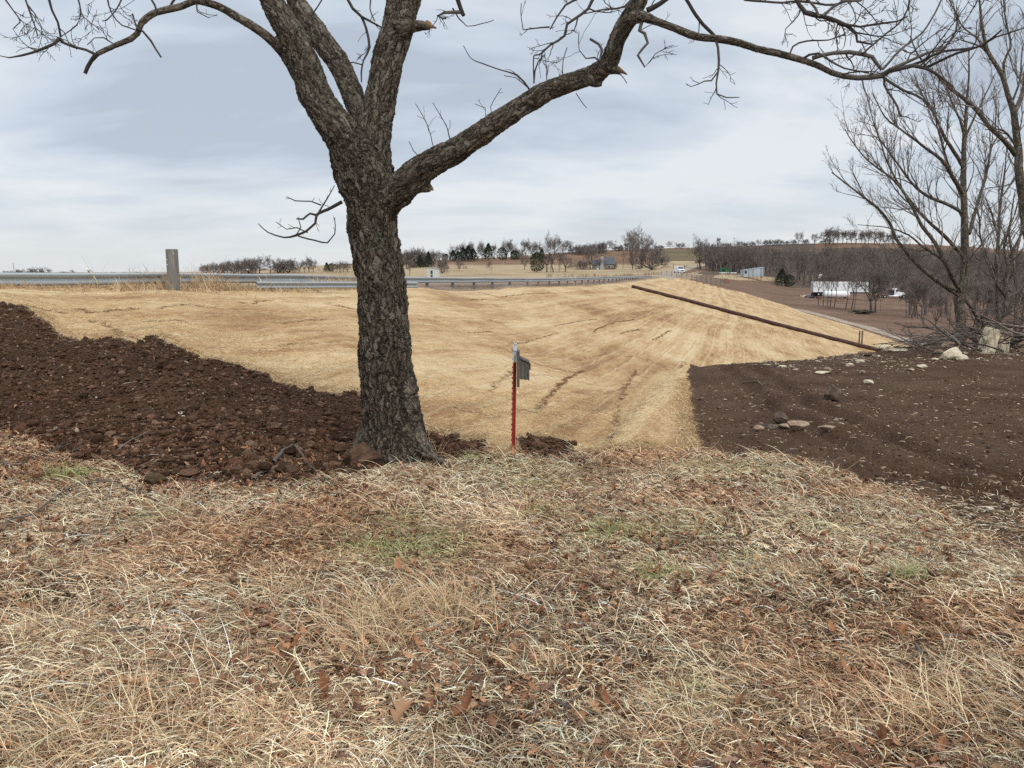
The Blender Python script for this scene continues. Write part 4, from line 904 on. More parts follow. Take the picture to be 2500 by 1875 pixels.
# ------------------------------------------------------------------ building helpers
class MBx:
    """collects boxes / extrusions into ONE mesh (world or local coordinates)"""
    def __init__(s): s.v = []; s.f = []; s.n = 0
    def add(s, v, f):
        v = [tuple(p) for p in v]; s.v += v; s.f += [tuple(i + s.n for i in q) for q in f]; s.n += len(v)
    def box(s, lo, hi, M=None):
        x0, y0, z0 = lo; x1, y1, z1 = hi
        v = [Vector(p) for p in ((x0, y0, z0), (x1, y0, z0), (x1, y1, z0), (x0, y1, z0), (x0, y0, z1), (x1, y0, z1), (x1, y1, z1), (x0, y1, z1))]
        if M: v = [M @ p for p in v]
        s.add(v, [(0, 3, 2, 1), (4, 5, 6, 7), (0, 1, 5, 4), (1, 2, 6, 5), (2, 3, 7, 6), (3, 0, 4, 7)])
    def prism(s, prof, x0, x1, axis='x'):
        """profile of (a, b) extruded; axis x: (x, a, b); axis y: (a, y, b)"""
        n = len(prof); mk = (lambda t, a, b: (t, a, b)) if axis == 'x' else (lambda t, a, b: (a, t, b))
        v = [mk(x0, a, b) for a, b in prof] + [mk(x1, a, b) for a, b in prof]
        s.add(v, [tuple(range(n)), tuple(range(2 * n - 1, n - 1, -1))] + [(i, (i + 1) % n, n + (i + 1) % n, n + i) for i in range(n)])
    def cyl(s, p0, p1, r0, r1=None, n=12, cap=True):
        T_ = Tubes(); r1 = r0 if r1 is None else r1; T_.tube([p0, p1], [r0, r1], n); v, f, _ = T_.arrays()
        fs = [tuple(q) for q in f.tolist()]
        if cap: fs += [tuple(range(n)), tuple(range(2 * n - 1, n - 1, -1))]
        s.add(v.tolist(), fs)
    def lathe(s, c, prof, n=16, axis=(0, 0, 1)):
        ax = Vector(axis).to_track_quat('Z', 'Y').to_matrix(); c = Vector(c); v = []; f = []
        for r, h in prof:
            for k in range(n): v.append(c + ax @ Vector((r * math.cos(k * 2 * math.pi / n), r * math.sin(k * 2 * math.pi / n), h)))
        for i in range(len(prof) - 1):
            for k in range(n): f.append((i * n + k, i * n + (k + 1) % n, (i + 1) * n + (k + 1) % n, (i + 1) * n + k))
        f += [tuple(range(n))[::-1], tuple(range(len(prof) * n - n, len(prof) * n))]
        s.add(v, f)
    def build(s, name, mat, parent=None, bevel=0, smooth=False, **kw):
        me = bpy.data.meshes.new(name); me.from_pydata(s.v, [], s.f); me.materials.append(mat)
        b = bmesh.new(); b.from_mesh(me); bmesh.ops.recalc_face_normals(b, faces=b.faces)
        if bevel: bmesh.ops.bevel(b, geom=list(b.edges), offset=bevel, segments=1, affect='EDGES', clamp_overlap=True)
        b.to_mesh(me); b.free()
        if smooth: me.polygons.foreach_set('use_smooth', np.ones(len(me.polygons), bool))
        me.update(); return link(name, me, parent, **kw)
M_GALV = simple('galvanised_steel', (.33, .355, .36), .5, .3, .10, .5, .5)
M_WOODG = MT('weathered_post', .9, .15)
_n = M_WOODG.noise(1.0, 6, .65, M_WOODG.vec((30, 30, 1.6))); _m = M_WOODG.noise(4, 4)
M_WOODG.col(M_WOODG.mix(M_WOODG.ramp(_m, [(.4, 0.), (.65, .6)]), M_WOODG.ramp(_n, [(.3, (.06, .058, .052)), (.5, (.17, .165, .15)), (.7, (.30, .29, .27))]), (.20, .19, .17))); M_WOODG.bump(_n, .6, .01); M_WOODG = M_WOODG.m
M_BOARD = MT('grey_cedar_board', .9, .15)
_n = M_BOARD.noise(1.0, 5, .65, M_BOARD.vec((90, 90, 6))); M_BOARD.col(M_BOARD.ramp(_n, [(.3, (.045, .04, .034)), (.5, (.10, .09, .075)), (.7, (.18, .165, .14))])); M_BOARD.bump(_n, .5, .004); M_BOARD = M_BOARD.m
M_RED = simple('red_post_paint', (.24, .012, .010), .55, 0, .25, 25, .4)
M_TIP = simple('pale_post_tip', (.52, .55, .56), .6, 0, .45, 45, .3)
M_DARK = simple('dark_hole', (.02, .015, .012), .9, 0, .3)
M_BOLT = simple('bolt_zinc', (.7, .7, .68), .4, .7, .1)
M_PIPE = simple('rusty_pipe', (.075, .034, .024), .75, .25, .5, 2.5, .3, .3)
M_ROCKL = MT('pale_limestone', .9, .15); _n = M_ROCKL.noise(3.5, 8, .65); _m = M_ROCKL.noise(14, 6, .7)
M_ROCKL.col(M_ROCKL.mix(M_ROCKL.ramp(_m, [(.5, 0.), (.7, .7)]), M_ROCKL.ramp(_n, [(.3, (.34, .26, .17)), (.5, (.56, .48, .35)), (.7, (.68, .62, .50))]), (.22, .15, .09))); M_ROCKL.bump(_m, .7, .03); M_ROCKL = M_ROCKL.m
M_ROCKB = MT('brown_rock', .9, .15); _n = M_ROCKB.noise(9, 7, .7); M_ROCKB.col(M_ROCKB.ramp(_n, [(.3, (.045, .032, .024)), (.5, (.11, .08, .06)), (.7, (.20, .155, .12))])); M_ROCKB.bump(_n, .8, .02); M_ROCKB = M_ROCKB.m
M_ROCKT = MT('tan_rock', .9, .15); _n = M_ROCKT.noise(9, 7, .7); M_ROCKT.col(M_ROCKT.ramp(_n, [(.3, (.16, .10, .065)), (.5, (.30, .21, .14)), (.7, (.42, .33, .24))])); M_ROCKT.bump(_n, .8, .02); M_ROCKT = M_ROCKT.m
M_STICK = m_twig('grey_stick', (.055, .043, .035), (.165, .135, .11)); M_STICKP = m_twig('pale_stick', (.20, .15, .10), (.42, .35, .26))
M_BARKR = m_bark('grove_bark', (.028, .021, .015), (.085, .068, .050), (.15, .125, .095), (.27, .24, .20), False, 20, 7)
M_TWR = m_twig('grove_twig', (.085, .068, .060), (.22, .185, .165))

# ------------------------------------------------------------------ guardrail on the dam crest
def wbeam(a, r):
    """W profile swept along path a (n,3); r = half height"""
    prof = [(.0, 1.0), (.07, .93), (.11, .62), (.03, .15), (.0, 0.0), (.03, -.15), (.11, -.62), (.07, -.93), (.0, -1.0)]
    prof = prof + [(q[0] - .012, q[1] * .97) for q in prof[::-1]]
    t = np.gradient(a, axis=0); t /= np.linalg.norm(t, axis=1)[:, None]
    side = np.stack([t[:, 1], -t[:, 0], 0 * t[:, 0]], 1); side /= np.linalg.norm(side, axis=1)[:, None]
    n = len(prof); V = np.array([[a[i] + side[i] * p + np.array([0, 0, q * r]) for p, q in prof] for i in range(len(a))]).reshape(-1, 3)
    i = np.arange(len(a) - 1)[:, None] * n; j = np.arange(n)[None]; jn = (j + 1) % n
    return V, np.stack([i + j, i + jn, i + n + jn, i + n + j], -1).reshape(-1, 4)
rail = thing('guardrail', 'long galvanised W-beam guardrail running along the top of the dam', 'guardrail', (float(crx(24.)), 24, float(ground(crx(24.), 24.))))
rows = [(-300, 587.5, 15.5), (0, 588.5, 17.7), (250, 588.5, 20.3), (442, 590, 24), (600, 592, 28.5), (760, 596, 34), (880, 597.8, 39.3), (960, 599, 44), (1078, 600, 54), (1150, 600.6, 61.5), (1206, 600.4, 70), (1281, 598.6, 88), (1335, 597.2, 108), (1374, 596.4, 140), (1408, 595.6, 177), (1412, 595.6, 180)]
tops = np.array([[float(q) for q in unproj(c, r, y)] for c, r, y in rows])
ry_ = np.concatenate([np.arange(15.5, 60, .6), np.arange(60, 178, 1.5)])
top = np.stack([np.interp(ry_, tops[:, 1], tops[:, 0]), ry_, np.interp(ry_, tops[:, 1], tops[:, 2]) + .012 * np.sin(ry_ * .9)], 1)
for _ in range(6): top[1:-1, 0] = (top[:-2, 0] + 2 * top[1:-1, 0] + top[2:, 0]) / 4; top[1:-1, 2] = (top[:-2, 2] + 2 * top[1:-1, 2] + top[2:, 2]) / 4
mid = top.copy(); mid[:, 2] -= .155
V, Fc = wbeam(mid, .155)
child('beam', mk_mesh('beam', V, Fc, [M_GALV], True), rail)
cum = np.concatenate([[0], np.cumsum(np.linalg.norm(np.diff(mid, axis=0), axis=1))])
for s in np.arange(1.2, cum[-1], 3.81)[:36]:
    p = np.array([np.interp(s, cum, mid[:, k]) for k in range(3)]); gz = float(ground(p[0] - .12, p[1]))
    m = MBx(); m.box((p[0] - .20, p[1] - .05, gz - .4), (p[0] - .03, p[1] + .05, p[2] + .10)); o = m.build('post', M_WOODG, None, .004)
    o.parent = rail; o.matrix_parent_inverse = Matrix.Translation(-rail.location)
def part(mb, name, mat, par, bevel=0, smooth=False, **kw):
    o = mb.build(name, mat, None, bevel, smooth, **kw); o.parent = par
    w_ = par; loc = Vector(w_.location)
    if w_.parent: loc = Vector((0, 0, 0)) ; o.matrix_parent_inverse = Matrix.Identity(4)
    else: o.matrix_parent_inverse = Matrix.Translation(-loc)
    return o
# a spare length of beam lying in front of the rail
a0, a1 = hit(552, 617.2, 15, 60), hit(775, 618, 15, 60)
a0 = Vector(unproj(552, 616, 25.5)); a1 = Vector(unproj(900, 615.5, 31))
L_ = np.linspace(0, 1, 30)[:, None]; aa = np.array(a0)[None] * (1 - L_) + np.array(a1)[None] * L_
aa[:, 2] = np.maximum(ground(aa[:, 0], aa[:, 1]) + .10, aa[:, 2])
V, Fc = wbeam(aa, .12); o = link('loose_beam', mk_mesh('loose_beam', V, Fc, [M_GALV], True)); tag(o, 'spare galvanised beam lying on the ground in front of the guardrail, left of the oak', 'guardrail beam')
# wooden post standing in front of the rail
pb = G(380.5, 21.2); pt = Vector(unproj(380.5, 538, 21.2)); hw = .118; pb.x -= .045
wp_ = thing('wooden_post', 'weathered grey square timber post with bolt holes standing by the guardrail', 'post', tuple(pb))
m = MBx(); m.box((pb.x - hw, pb.y - hw, pb.z - .3), (pb.x + hw, pb.y + hw, pt.z)); part(m, 'post', M_WOODG, wp_, .012)
m = MBx(); m.box((pb.x - hw - .004, pb.y - hw - .014, pb.z - .3), (pb.x - hw * .62, pb.y - hw - .002, pt.z - .01)); part(m, 'edge_board', M_WOODG, wp_, .004)
for fx, fr in ((.78, 548), (-.82, 561), (-.82, 572)):
    q = Vector(unproj(380.5, fr, 21.2)); m = MBx(); m.cyl((pb.x + fx * hw, pb.y - hw - .022, q.z), (pb.x + fx * hw, pb.y - hw + .02, q.z), .016, n=10); part(m, 'bolt', M_BOLT, wp_)

# dry weeds along the rail
parts = []
def weed(col, y, n, L, sp, e0=.9, w=.012):
    p = G(col, y); x = p.x + rng.normal(0, sp, n); yy = p.y + rng.normal(0, .25, n)
    cl = pick(n, [(.42, .29, .17), (.55, .42, .25), (.30, .19, .11), (.62, .50, .32)], (4, 3, 3, 2))
    parts.append(blades('w', x, yy, rng.uniform(.4, 1.1, n) * L, rng.uniform(.8, 1.5, n) * w, rng.uniform(e0, 1.5, n), cl, MVC, 6, .3))
for (c, y, n, L, sp) in ((335, 21.5, 90, .75, .35), (300, 21, 40, .6, .4), (362, 22, 40, .8, .2), (410, 22, 60, .8, .35), (440, 23.5, 120, .7, .3), (470, 23.5, 130, .65, .25), (500, 24, 70, .55, .3), (215, 20, 30, .5, .4), (272, 19, 70, .42, .12), (150, 19, 20, .35, .5), (320, 20, 40, .4, .5),
                         (560, 26, 50, .7, .5), (620, 27, 40, .5, .6), (690, 29, 70, .7, .4), (735, 31, 110, .9, .35), (715, 30, 70, .8, .3), (760, 32, 80, .8, .3), (520, 25, 80, .4, .8), (400, 21.5, 60, .3, .8), (60, 17.5, 40, .25, .8), (620, 26, 60, .3, .9)):
    weed(c, y, n, L, sp)
for (c, y, L) in ((200, 19.5, 1.1), (458, 22.5, 1.5), (475, 23.5, 1.4), (505, 24, 1.2), (385, 21.5, .8), (420, 22, 1.1), (560, 26, 1.3), (590, 27, 1.4), (1165, 58, 1.6), (1220, 64, 1.5), (1240, 70, 1.6)):
    weed(c, y, 4, L, .06, 1.3, .014)
x, y = rand_ground(9000, 15, 34, 1.0, lambda x, y: (np.abs(x - crx(y) - .2) < .9) & (x < 1), .8)
n = len(x); parts.append(blades('w', x, y, rng.uniform(.08, .26, n), rng.uniform(.004, .008, n), rng.uniform(.3, 1.4, n), pick(n, [(.46, .32, .18), (.56, .42, .25), (.32, .20, .11)], (4, 3, 3)), MVC, 4, .8))
V_ = np.concatenate([p[0] for p in parts]); o_ = np.cumsum([0] + [len(p[0]) for p in parts])
F_ = np.concatenate([p[1] + o_[i] for i, p in enumerate(parts)]); C_ = np.concatenate([p[2] for p in parts])
g = link('dry_weeds', mk_mesh('dry_weeds', V_, F_, [MVC], False, {'vc': C_})); g['kind'] = 'stuff'

# ------------------------------------------------------------------ red T-post and nest box
PY = 6.95
pb = Vector(unproj(1108.5, 966, PY)); pb.z = float(ground(pb.x, pb.y)); pt = Vector(unproj(1112, 741, PY))
post = thing('fence_post', 'red steel T-post with a pale tip holding a grey wooden nest box', 'post', tuple(pb))
def tpost(z0, z1, name, mat, grow=0.0):
    m = MBx(); f0 = (z0 - pb.z) / (pt.z - pb.z); f1 = (z1 - pb.z) / (pt.z - pb.z); a = pb.lerp(pt, f0); b = pb.lerp(pt, f1); g_ = grow
    def pr(dx0, dx1, dy0, dy1):
        v = [(a.x + dx0 - g_, a.y + dy0 - g_, a.z), (a.x + dx1 + g_, a.y + dy0 - g_, a.z), (a.x + dx1 + g_, a.y + dy1 + g_, a.z), (a.x + dx0 - g_, a.y + dy1 + g_, a.z)]
        u = [(q[0] + b.x - a.x, q[1] + b.y - a.y, b.z) for q in v]
        m.add(v + u, [(0, 3, 2, 1), (4, 5, 6, 7), (0, 1, 5, 4), (1, 2, 6, 5), (2, 3, 7, 6), (3, 0, 4, 7)])
    pr(-.015, -.008, -.022, .022); pr(-.0075, .019, -.004, .004)
    z = z0 + .03
    while z < z1 - .01:
        f = (z - pb.z) / (pt.z - pb.z); c = pb.lerp(pt, f); m.box((c.x - .022, c.y - .006, c.z - .008), (c.x - .0155, c.y + .006, c.z + .008)); z += .048
    return part(m, name, mat, post, .001)
zt = Vector(unproj(1111, 783, PY)).z
tpost(pb.z - .25, zt, 'post_shaft', M_RED); tpost(zt + .001, pt.z, 'post_tip', M_TIP)
TW = Tubes(); q = pb.lerp(pt, .93)
TW.tube([q + Vector((-.03, 0, .02)), q + Vector((-.018, -.03, 0)), q + Vector((.022, -.026, .0)), q + Vector((.02, .02, .005)), q + Vector((-.028, .01, .0))], .0022, 5)
child('tie_wire', TW.mesh('tie_wire', [M_DARK]), post); TW = Tubes(); q = pb.lerp(pt, .985); TW.tube([q + Vector((-.035, 0, .03)), q + Vector((-.02, -.02, .02)), q + Vector((.0, -.022, 0))], .002, 5)
child('tie_wire', TW.mesh('tie_wire', [M_DARK]), post)
def bx(c0, r0, c1, r1, y0, y1, m, dz=0):
    a = Vector(unproj(c0, r1, (y0 + y1) / 2)); b = Vector(unproj(c1, r0, (y0 + y1) / 2)); m.box((a.x, y0, a.z), (b.x, y1, b.z))
nb = thing('nest_box', 'small weathered wooden bird nest box mounted on the red T-post', 'nest box', tuple(Vector(unproj(1125, 834, PY))))
m = MBx(); bx(1116.5, 757, 1122.5, 834, PY - .07, PY + .07, m); part(m, 'back_board', M_BOARD, nb, .003)
A = lambda c, r: Vector(unproj(c, r, PY))
m = MBx(); a, b, c_, d_ = A(1122.7, 772), A(1140, 780), A(1139.5, 819), A(1122.7, 817)
m.prism([(a.x, a.z), (b.x, b.z), (c_.x, c_.z), (d_.x, d_.z)], PY - .065, PY + .065, 'y'); part(m, 'box_body', M_BOARD, nb, .002)
m = MBx(); a, b = A(1122.7, 770), A(1143.5, 779.6); m.prism([(a.x, a.z), (b.x, b.z), (b.x, b.z - .012), (a.x, a.z - .012)], PY - .08, PY + .08, 'y'); part(m, 'box_roof', M_BOARD, nb, .002)
m = MBx(); bx(1140.2, 782, 1143.3, 820, PY - .068, PY + .068, m); part(m, 'front_board', M_BOARD, nb, .002)
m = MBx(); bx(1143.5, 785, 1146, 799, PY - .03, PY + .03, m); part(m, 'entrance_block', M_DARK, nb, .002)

# ------------------------------------------------------------------ pipe down the slope, twin posts
pts = []
for c, r, y in ((1366, 621.5, 96), (1420, 634, 92), (1500, 653, 88), (1600, 682, 84.5), (1700, 709, 82), (1800, 735, 80.5), (1888, 757.5, 80), (1935, 770, 79.5)):
    p = G(c, y); x_, y_, z_ = unproj(c, r, y); pts.append(Vector((float(x_), y, max(p.z + .05, float(z_)))))
# settle each point on the slope exactly where the photo sees it
ps2 = []
for c, r in ((1366, 622), (1420, 635.5), (1500, 656), (1600, 683), (1700, 710), (1800, 736), (1888, 758)):
    h = hit(c, r, 40, 190); ps2.append(h + Vector((0, 0, .14)))
ps2.append(ps2[-1] + (ps2[-1] - ps2[-2]) * .5)
print('PIPE', [tuple(round(q, 1) for q in p) for p in ps2])
a, r = spline(ps2, [.30] * len(ps2), 1.2)
for _ in range(14): a[1:-1] = (a[:-2] + 2 * a[1:-1] + a[2:]) / 4
PR_ = float(np.mean([4.6 / F * q[1] for q in a]))
pipe = thing('steel_pipe', 'long dark rusty pipe laid down the straw-covered face of the dam', 'pipe', tuple(ps2[0]))
T = Tubes(); T.tube(a, PR_, 14); child('pipe_run', T.mesh('pipe_run', [M_PIPE]), pipe)
m = MBx(); k_ = len(a) // 2; m.cyl(a[k_], a[k_] + (a[k_ + 1] - a[k_]) * .4, PR_ * 1.15, n=14); part(m, 'coupling', M_PIPE, pipe)
hp = hit(1853.5, 756, 40, 190); k_ = int(np.argmin(np.abs(CX + F * a[:, 0] / (a[:, 1] * .99) - 1858)))
yp = float(hit(1857.5, 748, 30, 190).y) - .25; print('POSTS', yp, a[k_])
for c, lab in ((1854.6, 'left rusty steel post of the pair beside the lower end of the pipe'), (1860.6, 'right rusty steel post of the pair beside the lower end of the pipe')):
    b_ = Vector(unproj(c, 757, yp)); t_ = Vector(unproj(c, 716.5, yp)); m = MBx(); rp = 1.5 / F * yp; m.cyl((b_.x, yp, b_.z - .6), (b_.x, yp, t_.z), rp, n=12); m.lathe((b_.x, yp, t_.z), [(rp, 0), (rp * 1.1, .01), (rp * .95, .05), (.01, .07)], 12)
    tag(m.build('steel_post', M_PIPE, None, 0, True), lab, 'post', 'twin posts at the pipe')

# ------------------------------------------------------------------ rocks
def rock(name, label, c, r, wd, hgt, dep_, mat, seed, y=None, pointy=0.0, tilt=0.0, sub=4, sharp=1.0, cat='rock', group=None, faces=16):
    p = hit(c, r) if y is None else G(c, y); rg = np.random.default_rng(seed)
    b = bmesh.new(); bmesh.ops.create_icosphere(b, subdivisions=sub, radius=1.0); v = np.array([q.co[:] for q in b.verts])
    if cat in ('slab', 'boulder'): v = np.sign(v) * np.abs(v) ** .45; v = v / np.abs(v).max()
    elif pointy: v = v / (np.abs(v).sum(1)[:, None]) ** .8
    for _ in range(faces):                               # cut by random planes: faceted stone
        n_ = rg.normal(0, 1, 3); n_ /= np.linalg.norm(n_); h = rg.uniform(.55, .85); q = v @ n_; ex = q > h * 1.0
        v[ex] = v[ex] - n_[None] * ((q[ex] - h) * .92)[:, None]
    nz = fbm(v[:, 0] * 2.3 + seed, v[:, 1] * 2.3 + v[:, 2] * 3.1, 4, seed) - .5
    v = v * (1 + nz * .28 * sharp)[:, None]; v = v + (rg.normal(0, .012, v.shape))
    if pointy: v[:, 0] *= 1 - pointy * np.clip(v[:, 2], -1, 1) * .6; v[:, 1] *= 1 - pointy * np.clip(v[:, 2], -1, 1) * .5
    v = v * np.array([wd / 2, dep_ / 2, hgt / 2]) / .8
    R_ = np.array(Matrix.Rotation(tilt, 3, 'Y')); v = v @ R_.T
    v = v + np.array([0, 0, hgt * .40])
    f = np.array([[q.index for q in t_.verts] for t_ in b.faces]); b.free()
    o = link(name, mk_mesh(name, v, f, [mat], False), None, tuple(p)); return tag(o, label, cat, group)
s_ = lambda px_, y: px_ / F * y
rock('rock', 'pointed brown rock standing alone on the bare dirt', 1798, 866, .21, .26, .18, M_ROCKB, 3, None, .95, -.12)
rock('rock', 'dark brown rounded rock beside the tyre track, behind two tan stones', 1684, 915, .19, .14, .16, M_ROCKB, 5, None, .2)
rock('rock', 'larger tan stone next to the tyre track', 1722, 928, .20, .11, .15, M_ROCKT, 8)
rock('rock', 'smaller flat tan stone left of the larger tan stone', 1697, 926, .14, .05, .11, M_ROCKT, 9)
rock('rock', 'flat reddish stone lying right of the tan stones', 1790, 927, .20, .05, .12, M_ROCKT, 13)
rock('rock', 'small grey stone on dirt left of the tan stones', 1640, 930, .10, .06, .08, M_ROCKT, 14)
rock('rock', 'reddish brown slab in dirt near the straw edge', 1668, 925, .28, .05, .16, M_ROCKB, 15)
rock('boulder', 'pale cream limestone boulder lying on the dirt edge left of the brush pile', 2050, 791, .42, .19, .26, M_ROCKL, 21, 14.6, 0, -.35, cat='boulder')
rock('rock', 'small pale stone at the foot of the cream boulder', 2078, 797, .17, .12, .12, M_ROCKL, 22, 14.2)
def slab(label, c, r0, r1, wpx, y, tilt, lean, seed):
    y = float(hit(c, r1).y); p = Vector(unproj(c, r1, y)); gz = float(ground(p.x, p.y)); hgt = (r1 - r0) / F * y; wd = wpx / F * y; rg = np.random.default_rng(seed)
    b = bmesh.new(); bmesh.ops.create_cube(b, size=1.0); bmesh.ops.subdivide_edges(b, edges=b.edges, cuts=9, use_grid_fill=True)
    v = np.array([q.co[:] for q in b.verts]); f = [[q.index for q in t_.verts] for t_ in b.faces]; b.free()
    v[:, 0] *= 1 + .25 * v[:, 2] * rg.choice([-1, 1]) * .5; v[:, 2] += .5; v[:, 2] += (v[:, 0] * rg.uniform(-.25, .25)) * v[:, 2]
    n_ = fbm(v[:, 0] * 4 + v[:, 1] * 3 + seed, v[:, 2] * 4 + v[:, 1] * 2, 4, seed) - .5; k_ = 1 - .16 * (np.abs(v[:, 0]) * 2) ** 4 * np.clip(v[:, 2], 0, 1) ** 3
    v = v * np.array([wd * .88, .26, hgt * 1.06]) ; v[:, 2] *= k_; v[:, :2] += (n_ * .11)[:, None]; v[:, 2] += n_ * .08
    v[:, 0] += v[:, 2] * tilt; v[:, 1] += v[:, 2] * lean; v[:, 2] -= .06
    o = link('limestone_slab', mk_mesh('limestone_slab', v, np.array(f), [M_ROCKL], False), None, (p.x, p.y, min(gz, p.z))); tag(o, label, 'slab', None)
slab('tall pale limestone slab standing upright left of the leaning trunk', 2127, 707, 762, 26, 17.0, .28, .1, 31)
slab('pale limestone slab standing upright right of the leaning trunk', 2160, 708, 757, 26, 17.3, .10, .1, 33)
rock('rock', 'blocky cream stone on the dirt ridge above the pipe end', 1908, 768, .30, .15, .22, M_ROCKL, 41, 16.8)
rock('rock', 'wide flat cream stone on the dirt ridge beside the blocky one', 1938, 768, .40, .08, .22, M_ROCKL, 42, 16.5)
rock('rock', 'flat white stone on the dirt below the ridge', 1775, 808, .28, .05, .14, M_ROCKL, 43)
for i, (c, r, wd, lab) in enumerate(((1858, 783, .16, 'grey stone low on the ridge left of the cream stones'), (1836, 791, .14, 'tiny flat stone on the dirt left end of the stony ridge'), (1875, 830, .18, 'cream chip of stone in the middle of the bare dirt'), (1991, 795, .16, 'white stone on dirt left of the cream boulder'), (2440 * K, 1345 * K + 0, .0, ''))):
    if wd: rock('rock', lab, c, r, wd, wd * .4, wd * .7, M_ROCKL, 50 + i)
rock('clod', 'large soil clod at the left foot of the oak trunk', 785, 1008, .30, .20, .26, simple('clod_earth', (.085, .05, .033), .95, 0, .5, 22, .1, .8), 61, None, .1, cat='soil clod')
rock('clod', 'round mossy clod between grass and soil bank', 335, 1050, .16, .12, .14, simple('clod_earth2', (.075, .05, .028), .95, 0, .5, 30, .1, .8), 62, None, .1, cat='soil clod')

# ------------------------------------------------------------------ sticks in the grass
def stick(label, pts, r, lift=.012, mat=None, arch=0.0, side=2, seed=0):
    rg = np.random.default_rng(seed + len(label)); q = []
    for i, (c, rw) in enumerate(pts):
        p = hit(c, rw); f = i / (len(pts) - 1); p.z += lift + arch * math.sin(math.pi * f); q.append(p)
    a, rr = spline(q, [r * (1 - .6 * i / (len(q) - 1)) for i in range(len(q))], .03)
    T_ = Tubes(); a = a + rg.normal(0, r * .16, a.shape); T_.tube(a, rr, 7, rg.random())
    for _ in range(side):
        k = rg.integers(len(a) // 4, len(a) - 2); d = a[k + 1] - a[k]; d = d / np.linalg.norm(d); dn = np.array([d[1], -d[0], .25]) * rg.choice([-1, 1]) + d * .9; dn[2] = abs(dn[2]) * .6
        pp, r2 = wander(rg, a[k], dn, rg.uniform(.05, .16), 5, .15, 0, rr[k] * .5, .0018); T_.tube(pp, r2, 5, rg.random())
    tag(link('stick', T_.mesh('stick', [mat or M_STICK])), label, 'stick', None)
TA = lambda *p: [(x * .3413, 1017.5 + y * .3413) for x, y in p]
TS = lambda *p: [(x * .3413, 495.5 + y * .3413) for x, y in p]
TB = lambda *p: [((1650 * K) + x * .3413, 1200 * K + y * .3413) for x, y in p]
stick('long thin stick arching from the left photo edge towards the soil bank', TA((0, 400), (70, 345), (200, 320), (330, 230), (470, 130), (600, 95), (760, 85)), .009, .02, None, .03)
stick('thick dark stick running down right from the tip of the long thin stick', TA((750, 80), (820, 130), (900, 155), (1010, 215)), .013, .015)
stick('crooked dark stick with a fork in the leaf litter below the long thin one', TA((440, 430), (600, 410), (700, 390), (760, 345), (850, 330)), .009)
stick('short grey stick lying flat near the left edge', TA((220, 650), (330, 665), (480, 685), (560, 650)), .010, .01)
stick('thin dark stick between crooked fork stick and short grey stick', TA((590, 520), (700, 515), (780, 530)), .009, .01)
stick('small bent stick in grass left of centre', TA((1240, 610), (1270, 585), (1350, 565), (1410, 560)), .007)
stick('grey stick half buried in dry grass at lower left', TA((670, 1065), (760, 1040), (850, 1020), (970, 1035)), .011, .02)
stick('long thin brown stick nearest the lower left corner', TA((520, 1420), (640, 1350), (780, 1300), (900, 1270), (1180, 1275)), .006, .035)
stick('grey broken branch leaning on the soil edge left of the oak', TS((1730, 1530), (1790, 1470), (1860, 1410)), .020, .06, None, .03, 1)
stick('thin twig curving down from the grey broken branch into the grass', TS((1870, 1410), (1900, 1470), (1960, 1560), (2100, 1650)), .009, .05, None, .04)
stick('dark bent branch at the foot of the soil bank', TS((1610, 1610), (1640, 1570), (1720, 1545), (1800, 1540)), .014, .03)
stick('pale stick lying across the soil near grass, left third', TS((730, 1440), (800, 1385), (880, 1335), (950, 1300)), .008, .03)
stick('thin upright twig standing at the left soil edge', TS((455, 1440), (480, 1400), (490, 1340)), .006, .03)
stick('long low stick on left grass below the soil bank', TS((0, 1490), (100, 1508), (200, 1480), (330, 1420), (460, 1380)), .008, .02)
stick('brown stick in grass below the middle of the soil bank', TS((1180, 1600), (1270, 1610), (1350, 1580), (1390, 1575)), .011, .02)
stick('pale curved stick on the dirt at right of the grass', TB((1290, 30), (1380, 45), (1430, 45), (1480, 5)), .010, .012, M_STICKP)
stick('long thin grey stick in the grass at far right', TB((1640, 935), (1780, 940), (1880, 955), (2010, 970), (2130, 1000)), .006, .02)
stick('short forked grey stick in the grass at lower right', TB((1520, 1000), (1560, 1070), (1640, 1150)), .008, .02)
stick('curved pale root on the dirt near the far dirt edge', [(1650 * K + x * .3413, 560 * K + y * .3413) for x, y in ((420, 975), (480, 968), (520, 972), (550, 1000))], .008, .015, M_STICKP)
stick('short dark stick near the lower right edge of the grass', TB((1870, 1290), (1930, 1290), (1960, 1285)), .012, .02)
stick('grey stick in dead grass at bottom centre right', [(850 * K + x * .32, 1200 * K + y * .32) for x, y in ((1410, 1450), (1480, 1490), (1560, 1525), (1650, 1545))], .010, .02)
stick('thin dark stick in the lower middle of the grass', [(850 * K + x * .32, 1200 * K + y * .32) for x, y in ((1110, 960), (1180, 930), (1260, 905))], .006, .02)

